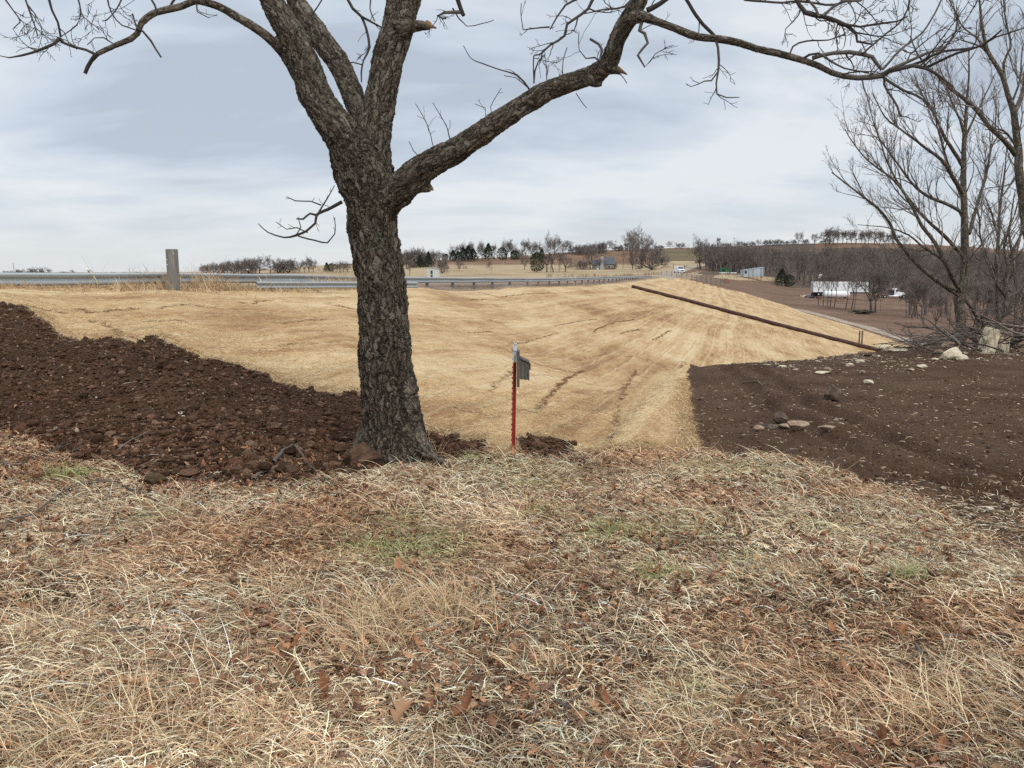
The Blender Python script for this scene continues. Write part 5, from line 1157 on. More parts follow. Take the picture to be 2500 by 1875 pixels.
# ------------------------------------------------------------------ trees and brush on the right edge
def grove_tree(label, y, limbs, grows, seed, cat='tree', base=None, twig=M_TWR):
    """limbs in 2500-px photo coordinates with pixel widths; grows = (density, length)"""
    global rng
    rg = np.random.default_rng(seed); b0 = limbs[0][0]; base = P(b0[0], b0[1], y)
    t = thing('bare_tree', label, cat, tuple(base)); T1 = Tubes(); T2 = Tubes()
    for i, L in enumerate(limbs):
        dy = rg.uniform(-.8, .8) if i else 0; n = len(L)
        pts = [P(a, b, y + dy * min(1, j / 2)) for j, (a, b, c) in enumerate(L)]; rs = [max(.5, c * .43) / 1888 * y for a, b, c in L]
        a, r = spline(pts, rs, .15); a[2:] += np.cumsum(rg.normal(0, .006, a[2:].shape), 0)
        if i == 0: a[0, 2] -= .4
        T1.tube(a, r, 10 if i == 0 else 7, rg.random())
        twigs(T2, rg, a, r, 0, grows[0] * (.5 if i == 0 else .95), grows[1] * 1.75, .13, .05, .2, (5, 4, 3, 3), (.3, .8), 2, .0026, .6, 0, 8)
    v, f, k = T1.arrays(); rr = v * 1.0
    m_ = mk_mesh('trunk', v, f, [M_BARKR], True, {'bk': v, 'tone': k}); child('trunk', m_, t); child('crown', T2.mesh('crown', [twig]), t)
    return t
GT = lambda *p: [(1650 + x * .3858, 560 + yy * .3858, w_) for x, yy, w_ in p]         # tile at 1650,560
HT = lambda *p: [(1650 + x * .3858, yy * .3858, w_) for x, yy, w_ in p]                # tile at 1650,0
grove_tree('bare tree with a thick straight trunk and limbs fanning out left, on the dirt edge', 19.5, [
    GT((1800, 745, 30), (1805, 600, 26), (1800, 440, 28), (1825, 360, 22)) + HT((1840, 1659, 22), (1838, 1500, 21), (1835, 1300, 17), (1830, 1100, 15), (1835, 900, 12), (1850, 700, 8), (1870, 500, 5), (1880, 300, 3)),
    GT((1800, 420, 14), (1720, 370, 14), (1600, 290, 12), (1500, 190, 10), (1400, 60, 9)) + HT((1375, 1440, 8), (1300, 1330, 7), (1200, 1250, 5), (1080, 1160, 4), (1000, 1090, 3)),
    GT((1805, 400, 14), (1760, 320, 12), (1700, 200, 11), (1640, 80, 10)) + HT((1560, 1430, 9), (1480, 1280, 7), (1400, 1150, 6), (1230, 1020, 4), (1130, 900, 3), (1080, 820, 2)),
    GT((1810, 395, 10), (1740, 300, 9), (1700, 200, 8), (1560, 100, 6), (1480, 30, 5), (1330, -20, 3), (1150, -35, 1.5)),
    HT((1815, 1620, 10), (1720, 1510, 10), (1600, 1400, 8), (1500, 1290, 7), (1390, 1140, 5), (1300, 960, 4), (1240, 780, 3)),
    HT((1812, 1345, 10), (1720, 1290, 9), (1600, 1235, 8), (1500, 1150, 6), (1400, 1010, 5), (1300, 860, 4), (1250, 700, 2)),
    HT((1818, 1225, 12), (1750, 1120, 11), (1680, 1010, 9), (1560, 920, 7), (1430, 820, 5), (1330, 740, 4), (1250, 590, 2)),
    HT((1820, 1060, 10), (1760, 960, 10), (1700, 850, 8), (1650, 740, 6), (1580, 600, 4), (1520, 460, 2)),
    HT((1822, 1300, 8), (1790, 1200, 8), (1740, 1080, 7), (1700, 940, 6), (1660, 800, 4), (1640, 640, 3)),
    HT((1855, 1480, 11), (1890, 1370, 10), (1930, 1220, 8), (1970, 1060, 7), (1990, 950, 5), (2040, 860, 3)),
    HT((1835, 900, 8), (1800, 760, 6), (1740, 620, 5), (1700, 480, 3)), HT((1840, 850, 7), (1900, 720, 5), (1960, 600, 4), (2010, 480, 2)),
    GT((1820, 430, 9), (1870, 500, 8), (1910, 570, 7), (1940, 640, 5))], (5.5, 1.0), 31)
grove_tree('tall bare tree at the right photo edge with a long limb leaning left', 17.5, [
    [(2535, 800, 30), (2520, 640, 28), (2503, 560, 24)] + HT((2195, 1330, 23), (2165, 1150, 22), (2152, 950, 21), (2142, 800, 18), (2132, 700, 17), (2095, 600, 13), (2060, 480, 12), (2010, 390, 11), (1965, 310, 10), (1935, 180, 8), (1925, 60, 6), (1920, -60, 4)),
    HT((2140, 720, 14), (2165, 660, 13), (2195, 560, 12), (2215, 430, 10), (2240, 300, 8), (2250, 150, 5)),
    HT((2148, 980, 14), (2100, 910, 13), (2040, 850, 12), (1980, 800, 11), (1920, 720, 11), (1850, 650, 10), (1750, 570, 9), (1680, 510, 8), (1640, 460, 7), (1590, 430, 6), (1520, 330, 4), (1480, 220, 3)),
    HT((2085, 520, 8), (2075, 400, 7), (2120, 300, 6), (2110, 200, 5), (2080, 80, 4), (2070, -40, 3)),
    HT((1960, 310, 7), (1900, 240, 5), (1830, 190, 4), (1760, 80, 3), (1720, -20, 2)), HT((2030, 420, 6), (1940, 300, 5), (1800, 250, 3)),
    HT((2150, 920, 7), (2080, 830, 5), (2020, 820, 4), (1950, 820, 2)), HT((2160, 1100, 7), (2110, 1180, 5), (2050, 1260, 4)), HT((2130, 640, 6), (2180, 500, 5), (2190, 300, 3))], (5.5, .9), 37)
grove_tree('slim dark tree leaning in front of the upright limestone slabs', 16.4, [
    GT((1990, 790, 16), (2010, 700, 15), (2035, 610, 15), (2075, 500, 15), (2092, 440, 16), (2080, 350, 12), (2100, 240, 10), (2140, 120, 8), (2190, 30, 6)) + HT((2200, 1450, 5), (2190, 1330, 3)),
    GT((2085, 420, 8), (2050, 380, 7), (2010, 330, 6), (1980, 230, 5), (1930, 160, 3)), GT((2080, 350, 7), (2040, 200, 6), (2035, 50, 5)) + HT((2040, 1500, 5), (2045, 1350, 4), (2060, 1200, 3), (2080, 1020, 2)),
    GT((2090, 440, 7), (2150, 400, 6), (2200, 400, 5)), GT((2065, 340, 5), (1990, 290, 4), (1900, 300, 3)), GT((2100, 250, 6), (2080, 120, 5), (2110, 0, 4)), GT((2120, 160, 5), (2170, 60, 4), (2200, -60, 3))], (6, .8), 41)
grove_tree('slender bare tree just right of the thick straight trunk', 20.5, [
    GT((2045, 760, 14), (2040, 600, 12), (2035, 400, 11), (2030, 200, 10), (2038, 0, 9)) + HT((2040, 1350, 7), (2055, 1200, 6), (2070, 1050, 4), (2085, 930, 2)),
    GT((2035, 300, 7), (1980, 200, 6), (1930, 60, 5)) + HT((1920, 1400, 4), (1900, 1250, 3)), GT((2032, 150, 7), (2080, 60, 6), (2130, -60, 5), (2180, -200, 3)), GT((2038, 50, 6), (2000, -100, 5), (1950, -200, 3)),
    GT((2040, 450, 5), (2100, 330, 4), (2150, 270, 3))], (6, .8), 43)
grove_tree('thin bare sapling at the right photo edge behind the brush pile', 19.0, [
    GT((2150, 760, 12), (2155, 600, 11), (2165, 420, 9), (2150, 250, 8), (2130, 100, 7)) + HT((2120, 1480, 6), (2140, 1330, 4), (2160, 1200, 2)),
    GT((2160, 500, 6), (2200, 380, 5), (2240, 250, 4)), GT((2155, 330, 6), (2100, 200, 5), (2070, 80, 4)), GT((2140, 180, 6), (2180, 50, 5), (2210, -80, 3)), GT((2165, 420, 5), (2100, 380, 4), (2040, 380, 2))], (7, .8), 47)

# brush pile: tangle of cut branches on the dirt edge
bp = thing('brush_pile', 'tangled pile of cut bare branches on the dirt edge beneath the right trees', 'brush pile', tuple(G(2150, 17.5)))
rg = np.random.default_rng(77); T = Tubes()
def brush(L, y, r, d=3.0, ln=.5, T_=None):
    pts = [P(1650 + a * .3858, 560 + b * .3858, y + .3 * math.sin(i)) for i, (a, b) in enumerate(L)]
    a, rr = spline(pts, [r * (1 - .7 * i / (len(L) - 1)) for i in range(len(L))], .08); a = a + np.cumsum(rg.normal(0, .004, a.shape), 0)
    (T_ or T).tube(a, rr, 6, rg.random()); twigs(T_ or T, rg, a, rr, 1, d, ln, .22, .01, .1, (5, 4, 3, 3), (.4, 1.1), 3, .004, .55)
for L, y, r in (([(1880, 640), (1800, 660), (1700, 675), (1590, 690), (1480, 720), (1400, 740)], 18.2, .035), ([(1940, 660), (1850, 640), (1780, 650), (1690, 680)], 18.5, .05),
                ([(2200, 800), (2050, 790), (1900, 800), (1750, 780), (1600, 760), (1500, 700), (1470, 630)], 17.6, .04), ([(2200, 610), (2100, 620), (2000, 650), (1900, 720), (1780, 760)], 17.2, .03),
                ([(2200, 830), (2100, 835), (2000, 850), (1900, 860)], 16.0, .035), ([(2200, 870), (2120, 880), (2050, 870), (1960, 900), (1880, 910)], 15.6, .03), ([(2200, 760), (2100, 740), (2000, 745), (1900, 730)], 16.8, .03),
                ([(2200, 690), (2120, 740), (2080, 800), (2030, 850)], 16.4, .045), ([(1500, 760), (1430, 745), (1380, 740), (1350, 710)], 18.2, .02), ([(1700, 730), (1640, 700), (1560, 720), (1440, 770)], 18.0, .03),
                ([(2180, 900), (2060, 895), (1980, 880), (1920, 890)], 15.4, .025), ([(1930, 560), (1960, 640), (1970, 700), (1960, 760)], 17.8, .03)):
    brush(L, y, r)
for i in range(58):
    c = rg.uniform(2010, 2260) if i % 3 else rg.uniform(2080, 2260); y = rg.uniform(14.6, 18.6); p = G(c, y); ang = rg.normal(math.pi, .7); L_ = rg.uniform(.6, 1.9)
    pp, rr = wander(rg, (p.x, p.y, p.z + rg.uniform(.03, .5)), (math.cos(ang), math.sin(ang) * .5, rg.normal(.03, .12)), L_, 10, .14, 0, rg.uniform(.012, .03), .005)
    pp[:, 2] = np.maximum(pp[:, 2], ground(pp[:, 0], pp[:, 1]) + .02); T.tube(pp, rr, 5, rg.random()); twigs(T, rg, pp, rr, 1, 4, .45, .25, 0, .15, (5, 4, 3, 3), (.4, 1.1), 2, .0035, .55)
child('branches', T.mesh('branches', [m_twig('brush_wood', (.06, .045, .036), (.19, .155, .13))]), bp)
T = Tubes(); brush([(2190, 690), (2130, 720), (2090, 770), (2060, 830)], 16.2, .06, 1, .3, T); child('mossy_log', T.mesh('mossy_log', [simple('mossy_wood', (.12, .125, .09), .95, 0, .5, 12)]), bp)
# ------------------------------------------------------------------ far trees
M_FBARK = m_twig('far_bark', (.06, .05, .042), (.13, .11, .095))
M_FTWIG = m_twig('far_twig', (.11, .092, .083), (.21, .178, .16))
M_WTWIG = m_twig('wood_twig', (.065, .052, .045), (.20, .165, .145))
M_CEDAR = simple('cedar_foliage', (.030, .040, .022), .9, 0, .5, 3)
def bare_proto(seed, spread=.5, stem=.28, n1=8, thick=1.0, multi=1, twr=.0013, dens=1.0, lowpoly=False, half=.38):
    """unit-height bare tree: returns (trunk mesh arrays, crown mesh arrays)"""
    rg = np.random.default_rng(seed); A = Tubes(); B = Tubes()
    def crownise(p, d, L, r, lvl):
        n = 5 if lvl < 2 else 3
        pp, rr = wander(rg, p, d, L, n, .13 if lvl < 2 else .2, .06, r, max(twr, r * .35))
        (A if lvl < 2 else B).tube(pp, rr, 5 if lvl < 1 else (4 if lvl < 2 else 3), rg.random())
        if lvl >= (3 if lowpoly else 4): return
        k = (4, 4, 5, 4)[lvl] * dens if not lowpoly else (3, 4, 4)[lvl]
        for _ in range(max(2, int(round(k)))):
            f = rg.uniform(.30, 1.0); i = min(n - 1, int(f * n)); q = pp[i] + (pp[i + 1] - pp[i]) * (f * n - i)
            t = pp[i + 1] - pp[i]; t /= np.linalg.norm(t); o = rg.normal(0, 1, 3); o -= t * (o @ t); o /= np.linalg.norm(o)
            a = rg.uniform(.35, .95); nd = t * math.cos(a) + o * math.sin(a) * (1 + spread * .4); nd[2] += .12
            crownise(q, nd, L * rg.uniform(.45, .72), max(twr, rr[i] * .6), lvl + 1)
    for m_ in range(multi):
        base = np.array([rg.normal(0, .015), rg.normal(0, .015), -.03]) if multi > 1 else np.array([0, 0, -.03])
        pp, rr = wander(rg, base, (rg.normal(0, .08 + .2 * (multi > 1)), rg.normal(0, .08 + .2 * (multi > 1)), 1), stem, 4, .06, .02, .020 * thick, .014 * thick)
        A.tube(pp, rr, 7, rg.random())
        for j in range(n1):
            an = j * 2.399 + rg.uniform(-.5, .5); el = rg.uniform(.45, 1.35) - spread * .35; f = rg.uniform(.7, 1)
            q = pp[0] + (pp[-1] - pp[0]) * f
            crownise(q, (math.cos(an) * math.cos(el), math.sin(an) * math.cos(el), math.sin(el)), rg.uniform(.34, .5) * (1 - stem) * 1.15, .010 * thick, 0 if not lowpoly else 1)
    va, fa, ka = A.arrays(); vb, fb_, kb = B.arrays(); top_ = max(np.percentile(vb[:, 2], 99.5), va[:, 2].max())
    va /= top_; vb /= top_; hw_ = np.percentile(np.abs(vb[:, :2]), 95); sc2 = half / hw_
    for q in (va, vb): w2 = np.clip((q[:, 2] - .15) * 4, 0, 1); q[:, :2] *= (1 + (sc2 - 1) * w2)[:, None]
    return (va, fa, ka), (vb, fb_, kb)
def pm(name, arr, mat): return mk_mesh(name, arr[0], arr[1], [mat], False, {'tone': arr[2]})
PROTO = {}
for nm, kw in {'oak': dict(seed=1, spread=1.0, stem=.22, n1=8, half=.48), 'vase': dict(seed=2, spread=.45, stem=.22, n1=7, half=.34), 'upright': dict(seed=3, spread=.15, stem=.30, n1=8, thick=.8, half=.24), 'slim': dict(seed=9, spread=.1, stem=.42, n1=5, thick=.6, dens=.75, half=.15),
               'bush': dict(seed=5, spread=.7, stem=.06, n1=5, thick=.7, multi=4, twr=.003, dens=.8, half=.5), 'round': dict(seed=6, spread=.8, stem=.30, n1=8, half=.38)}.items():
    a, b = bare_proto(**kw); PROTO[nm] = (pm('trunk', a, M_FBARK), pm('crown', b, M_FTWIG))
def cedar_proto(seed, wide=.36, cone=True):
    rg = np.random.default_rng(seed); n = 2600; h = rg.random(n) ** .8; r = wide * ((1 - h) ** .75 * .95 + .05) if cone else wide * np.sqrt(np.clip(1 - (h * 1.9 - .9) ** 2, 0.02, 1))
    an = rg.random(n) * 6.283; lump = .75 + .5 * vn(an * 1.6 + 3, h * 9, seed); rr = r * np.sqrt(rg.random(n)) ** .6 * lump
    c = np.stack([np.cos(an) * rr, np.sin(an) * rr, .05 + h * .95], 1)
    s = rg.uniform(.012, .034, n)[:, None]; d = rg.normal(0, 1, (n, 3)); d[:, 2] += .8; d /= np.linalg.norm(d, axis=1)[:, None]; e = np.cross(d, rg.normal(0, 1, (n, 3))); e /= np.linalg.norm(e, axis=1)[:, None]
    V = np.stack([c - e * s * .6, c + e * s * .6, c + d * s * 2.2], 1).reshape(-1, 3)
    return V, np.arange(3 * n).reshape(-1, 3)
CED = []
for sd, wd, cn in ((1, .36, True), (2, .42, True), (3, .40, False)):
    v, f = cedar_proto(sd, wd, cn); T_ = Tubes(); T_.tube([(0, 0, -.05), (0, 0, .9)], [.02, .004], 6); CED.append((T_.mesh('trunk', [M_FBARK]), mk_mesh('crown', v, f, [M_CEDAR], False)))
NT = [0]
def put(kind, col, y, hpx, label, cat='tree', group=None, name='bare_tree', wide=1.0, base_row=None):
    ms = CED[int(kind[5:])] if kind.startswith('cedar') else PROTO[kind]
    p = G(col, y); h = hpx / F * y
    if base_row is not None:
        z = float(unproj(col, base_row, y)[2]); 
        if abs(z - p.z) < 1.5: p.z = min(p.z, z) if z < p.z else p.z
    NT[0] += 1; rgx = random.Random(NT[0] * 7 + int(col))
    t = thing(name, label, cat, tuple(p), group, rgx.uniform(0, 6.28)); t.scale = (h * wide * rgx.uniform(.93, 1.07), h * wide * rgx.uniform(.93, 1.07), h)
    for nm, me in (('trunk', ms[0]), ('crown', ms[1])): link(nm, me, t)
    return t
# far left horizon
put('bush', 78, 420, 17, 'dense dark round bush on the far left horizon above the guardrail', 'bush', None, 'bush', 2.0)
put('bush', 42, 430, 13, 'thin bush on the horizon left of the dense dark one, by the pole', 'bush', None, 'bush', 1.3)
put('round', 106, 430, 15, 'small bare tree on the horizon just right of the dense dark bush')
put('round', 157, 430, 12, 'tiny bare tree on the horizon, alone, between bush and post')
put('vase', 193, 430, 12, 'tiny fan shaped bare tree on the horizon left of the wooden post')
for c_, h_ in ((15, 9), (30, 8), (135, 7), (143, 7), (245, 6), (270, 6), (300, 7)): put('bush', c_, 440, h_, 'very low bare bush on the far left horizon', 'bush', 'low bushes on the far left horizon', 'bush', 1.7)
# left treeline
rgf = np.random.default_rng(3)
for i, c_ in enumerate(np.linspace(438, 560, 17)): put(['round', 'bush', 'vase', 'oak'][i % 4], c_, 480 + rgf.uniform(-15, 15), 14 + 16 * (c_ - 438) / 122 * rgf.uniform(.85, 1.1) + 5, 'bare tree in the dense dark treeline left of the oak trunk', 'tree', 'dense treeline left of the trunk', 'bare_tree', 1.2)
put('round', 583, 478, 40, 'tallest bare tree at the right end of the dark treeline left of the trunk', wide=1.0)
for i, c_ in enumerate((602, 612, 622, 632)): put('oak' if i % 2 else 'bush', c_, 485, 27 + 2 * i % 5, 'dark bushy tree in the rounded clump on the brown knoll', 'tree', 'rounded clump on the brown knoll', 'bare_tree', 1.2)
for c_, h_, l_ in ((648, 24, 'left bare tree of the loose group on the knoll'), (658, 27, 'second bare tree of the loose group on the knoll'), (668, 33, 'tallest bare tree of the loose group on the knoll'), (677, 28, 'right bare tree of the loose group on the knoll')): put('vase', c_, 490, h_, l_)
put('cedar1', 706, 490, 20, 'dark cedar on the knoll just left of the oak trunk', name='cedar_tree'); put('cedar2', 716, 492, 18, 'second dark cedar on the knoll, closer to the oak trunk', name='cedar_tree')
for i, c_ in enumerate((726, 734, 742, 751)): put('round', c_, 488, 22 + i % 3, 'bare tree beside the cedars left of the oak trunk', 'tree', 'bare trees beside the knoll cedars', 'bare_tree', 1.1)
# right of the trunk
for i, c_ in enumerate((872, 879, 886, 893, 900, 908, 916, 923, 931, 938)): put(['upright', 'round', 'vase', 'bush'][i % 4], c_, 460 + rgf.uniform(-10, 10), 36 + rgf.uniform(-4, 8), 'bare tree in the dense grey wood just right of the oak trunk', 'tree', 'grey wood right of the trunk', 'bare_tree', 1.0)
put('cedar0', 908, 450, 27, 'dark cedar in front of the grey wood, left of two', name='cedar_tree'); put('cedar0', 926, 450, 33, 'taller dark cedar in front of the grey wood, right of two', name='cedar_tree')
for c_, h_ in ((950, 22), (957, 18), (972, 22)): put('round', c_, 560, h_, 'small bare tree at the ridge left of the dark cedar clump', 'tree', 'small ridge trees left of the cedar clump')
put('cedar2', 963, 560, 15, 'small dark cedar left of the big cedar clump', name='cedar_tree')
for c_, h_, w_ in ((979, 24, 1.2), (990, 22, 1.3), (1001, 30, 1.1), (1012, 33, 1.2), (1022, 27, 1.3)): put('cedar1', c_, 540, h_, 'dark cedar in the big cedar clump on the ridge', 'tree', 'big cedar clump on the ridge', 'cedar_tree', w_)
for c_, h_ in ((984, 34), (998, 38), (1018, 40), (1040, 40), (1048, 30)): put('vase', c_, 555, h_, 'bare tree rising behind the cedar clump', 'tree', 'bare trees behind the cedar clump')
put('cedar0', 1055, 545, 36, 'pointed dark cedar standing right of the cedar clump', name='cedar_tree', wide=1.1)
put('cedar2', 1085, 545, 27, 'rounded dark cedar right of the pointed one', name='cedar_tree', wide=1.1); put('cedar2', 1112, 548, 20, 'low dark cedar at the right end of the ridge cedars', name='cedar_tree', wide=1.3)
for c_, h_, k_ in ((1070, 34, 'upright'), (1094, 40, 'vase'), (1103, 43, 'round'), (1120, 24, 'bush'), (1134, 42, 'upright'), (1149, 38, 'vase'), (1158, 36, 'round'), (1166, 28, 'upright')): put(k_, c_, 556, h_, 'bare tree on the ridge above the pasture', 'tree', 'bare ridge trees above the pasture')
put('cedar1', 1171, 552, 22, 'small dark cedar on the ridge right of the bare ridge trees', name='cedar_tree')
put('bush', 956, 330, 38, 'broad multi-stemmed bare tree beside the white shed', wide=.8)
put('oak', 992, 380, 25, 'small spreading bare tree on the pasture right of the shed'); put('round', 1057, 390, 22, 'small bare tree with dark trunk in the middle of the pasture', wide=.7)
put('slim', 1062, 300, 18, 'thin bare sapling by the rail in the pasture'); put('vase', 1133, 400, 34, 'bare tree on the pasture left of the round cedar', wide=.9)
put('upright', 884, 300, 34, 'bare tree just right of the oak trunk above the rail')
put('cedar2', 1160, 340, 42, 'big round dark cedar standing alone behind the guardrail', name='cedar_tree', wide=.95)
for c_, y_, h_, k_, l_ in ((1196, 345, 82, 'upright', 'tall bare tree with dense crown right of the round cedar'), (1190, 352, 50, 'slim', 'bare tree just left of the tall dense one'), (1207, 350, 52, 'slim', 'bare tree just right of the tall dense one'),
                       (1181, 350, 44, 'round', 'small bare tree between the cedar and the tall dense tree'), (1221, 350, 45, 'oak', 'low spreading bare tree with crooked trunk on the pasture'), (1210, 352, 22, 'slim', 'little crooked sapling on the pasture edge'),
                       (1216, 585, 28, 'oak', 'spreading bare oak standing on the skyline, left one'), (1229, 588, 26, 'oak', 'smaller bare tree touching the left skyline oak'), (1322, 592, 22, 'oak', 'wide crooked bare oak on the skyline above the cottage'),
                       (1275, 405, 52, 'oak', 'broad bare tree overhanging the left side of the cottage'), (1366, 470, 78, 'vase', 'tallest bare tree on the skyline right of the cottage'), (1386, 425, 72, 'vase', 'large bare tree with thick trunk right of the cottage'),
                       (1345, 398, 46, 'slim', 'thin dark bare tree right of the cottage'), (1367, 396, 38, 'vase', 'small forked bare tree right of the thin dark one'), (1407, 360, 56, 'bush', 'dense bushy bare tree at the bend of the road'),
                       (1350, 560, 30, 'upright', 'small bare tree on the skyline right of the crooked oak'), (1304, 575, 26, 'upright', 'narrow bare tree on the skyline left of the crooked oak'), (1447, 590, 15, 'oak', 'very wide low bare tree on the skyline above the green terraces'),
                       (1513, 350, 66, 'vase', 'tall pair of bare trunks at the left end of the big wood'), (1507, 352, 60, 'slim', 'bare trunk leaning on the tall pair by the wood'), (1553, 590, 21, 'upright', 'lone bare tree on the skyline between the two poles'),
                       (1638, 590, 13, 'oak', 'low round bare bush on the skyline over the wood'), (1598, 590, 12, 'bush', 'thin low bush right of the second pole'), (1725, 592, 26, 'vase', 'lone bare tree on the skyline, left of the two lone ones'),
                       (1759, 592, 22, 'vase', 'lone bare tree on the skyline, right of the two lone ones'), (1566, 590, 9, 'bush', 'tiny bush on the skyline near the lone tree')):
    put(k_, c_, y_, h_, l_, wide=.9 if k_ in ('slim', 'upright') else 1.1)
for c_ in np.linspace(1240, 1300, 9): put(['bush', 'round'][int(c_) % 2], c_, 575 + rgf.uniform(-8, 8), 20 + rgf.uniform(-4, 4), 'dark bare shrub in the skyline thicket above the cottage', 'tree', 'skyline thicket above the cottage', 'bare_tree', 1.3)
for c_ in (1334, 1341, 1356, 1375, 1395, 1418, 1428, 1470, 1575, 1610, 1625, 1655, 1670, 1685, 1700, 1715, 1740, 1776, 1790): put('bush', c_, 588, 9 + rgf.uniform(-2, 4), 'low bare brush along the hilltop', 'bush', 'low brush along the hilltop', 'bush', 1.5)
for c_, h_ in ((1784, 34), (1792, 36), (1800, 38), (1810, 30), (1818, 30), (1828, 30), (1838, 32), (1848, 31), (1858, 30), (1868, 31), (1878, 31), (1888, 34), (1898, 32), (1908, 28), (1918, 26), (1930, 24), (1942, 24), (1955, 20)):
    put(['round', 'oak', 'upright', 'vase'][int(c_) % 4], c_, 575 + rgf.uniform(-6, 6), h_, 'bare tree in the hilltop row on the right', 'tree', 'hilltop row of bare trees on the right', 'bare_tree', 1.1)
put('bush', 1258, 402, 20, 'dense round bare bush left of the cottage', 'bush', None, 'bush', 1.6); put('bush', 1328, 402, 15, 'narrow reddish bush touching the right side of the cottage', 'bush', None, 'bush', .7)
for c_, h_, y_ in ((1588, 26, 286), (1690, 34, 300), (1700, 30, 296), (1682, 24, 298)): pass
put('cedar1', 1688, 268, 36, 'dark green cedar at the edge of the wood right of the metal shed', name='cedar_tree', wide=1.2); put('cedar2', 1704, 270, 26, 'lower brownish cedar touching the dark green one', name='cedar_tree', wide=1.3)
# trees round the trailer
for c_, y_, h_, k_, l_ in ((1768, 186, 80, 'slim', 'leftmost slim bare trunk in front of the white trailer'), (1778, 184, 78, 'slim', 'second slim bare trunk in front of the trailer'), (1787, 183, 92, 'slim', 'dark slim trunk in front of the trailer, third from left'),
                       (1793, 184, 84, 'slim', 'slim trunk in the middle of the trailer clump'), (1801, 182, 96, 'slim', 'thick leaning trunk in the trailer clump'), (1826, 180, 92, 'slim', 'pale slim trunk right of the trailer clump'),
                       (1838, 179, 96, 'slim', 'dark trunk in front of the right half of the trailer'), (1844, 181, 74, 'slim', 'thin trunk close behind the dark trunk by the trailer'), (1882, 172, 112, 'vase', 'thick multi-branched bare tree between trailer and truck'), (1890, 173, 96, 'upright', 'second bare tree close right of the thick one'),
                       (1902, 176, 52, 'slim', 'small leaning sapling left of the truck'), (1968, 158, 100, 'upright', 'thick bare tree right of the truck'), (1983, 157, 88, 'slim', 'bare tree just right of the thick one by the truck'), (1995, 156, 84, 'upright', 'bare tree, rightmost of three near the truck'),
                       (2026, 128, 92, 'upright', 'leaning bare tree on the low ground left of the big grove tree'), (2052, 130, 80, 'slim', 'pale thin tree behind the big grove trunk, left side'), (1958, 160, 60, 'slim', 'thin sapling left of the thick tree by the truck'),
                       (2100, 110, 150, 'upright', 'bare tree low behind the grove, right of the thick straight trunk'), (2118, 105, 150, 'slim', 'pale slender tree behind the grove'), (2190, 100, 160, 'upright', 'bare tree behind the brush pile at the right edge'), (2160, 108, 130, 'vase', 'wide bare tree behind the limestone slabs'), (2140, 100, 120, 'slim', 'thin bare tree behind the limestone slabs')):
    put(k_, c_, y_, h_, l_, wide=1.0)

# the big wood on the far slope: one mass, more trees than anyone could count
low = [bare_proto(20 + i, spread=(.4, .2, .5)[i % 3], stem=.30, n1=4, twr=.0035, lowpoly=True, half=.2, thick=.9) for i in range(5)]
VS, FS, KS, nn = [], [], [], 0
def wood_at(c_, y_, h_, rg):
    global nn
    a, b = low[rg.integers(5)]; p = G(c_, y_); an = rg.random() * 6.28; R_ = np.array([[math.cos(an), -math.sin(an), 0], [math.sin(an), math.cos(an), 0], [0, 0, 1]])
    tn = rg.random() * .9
    for v, f, k in (a, b):
        V = (v * np.array([h_ * 1.15, h_ * 1.15, h_])) @ R_.T + np.array(tuple(p)); VS.append(V); FS.append(f + nn); KS.append(k * .4 + tn * .6); nn += len(V)
rg = np.random.default_rng(8)
for i in range(620):
    c_ = rg.uniform(1524, 2330); y_ = rg.uniform(285, 455) if c_ > 1640 else rg.uniform(335, 440)
    if c_ > 1760: y_ = rg.uniform(268, 460)
    wood_at(c_, y_, rg.uniform(8.5, 13.5) * (1 if y_ < 440 else .8), rg)
for i in range(70): c_ = rg.uniform(1526, 1640); wood_at(c_, rg.uniform(322, 360), rg.uniform(8, 12), rg)
for i in range(60): c_ = rg.uniform(1960, 2400); wood_at(c_, rg.uniform(140, 260), rg.uniform(7, 12), rg)
wd = link('far_wood', mk_mesh('far_wood', np.concatenate(VS), np.concatenate(FS), [M_WTWIG], False, {'tone': np.concatenate(KS)})); wd['kind'] = 'stuff'
# brushy scrub on the knolls and the near shore, reeds by the water
VS, FS, KS, nn = [], [], [], 0
for i in range(620):
    u = rg.random()
    if u < .35: c_, y_, h_ = rg.uniform(900, 1420), rg.uniform(500, 585), rg.uniform(1.2, 3.0)
    elif u < .55: c_, y_, h_ = rg.uniform(620, 900), rg.uniform(440, 580), rg.uniform(1.5, 3.5)
    elif u < .86: c_, y_, h_ = rg.uniform(1180, 1425), rg.uniform(215, 250), rg.uniform(.8, 1.7)
    else: c_, y_, h_ = rg.uniform(1500, 1700), rg.uniform(255, 300), rg.uniform(1.0, 2.6)
    wood_at(c_, y_, h_ * .8, rg)
wd = link('scrub', mk_mesh('scrub', np.concatenate(VS), np.concatenate(FS), [m_twig('scrub_twig', (.15, .10, .07), (.28, .20, .14))], False, {'tone': np.concatenate(KS)})); wd['kind'] = 'stuff'

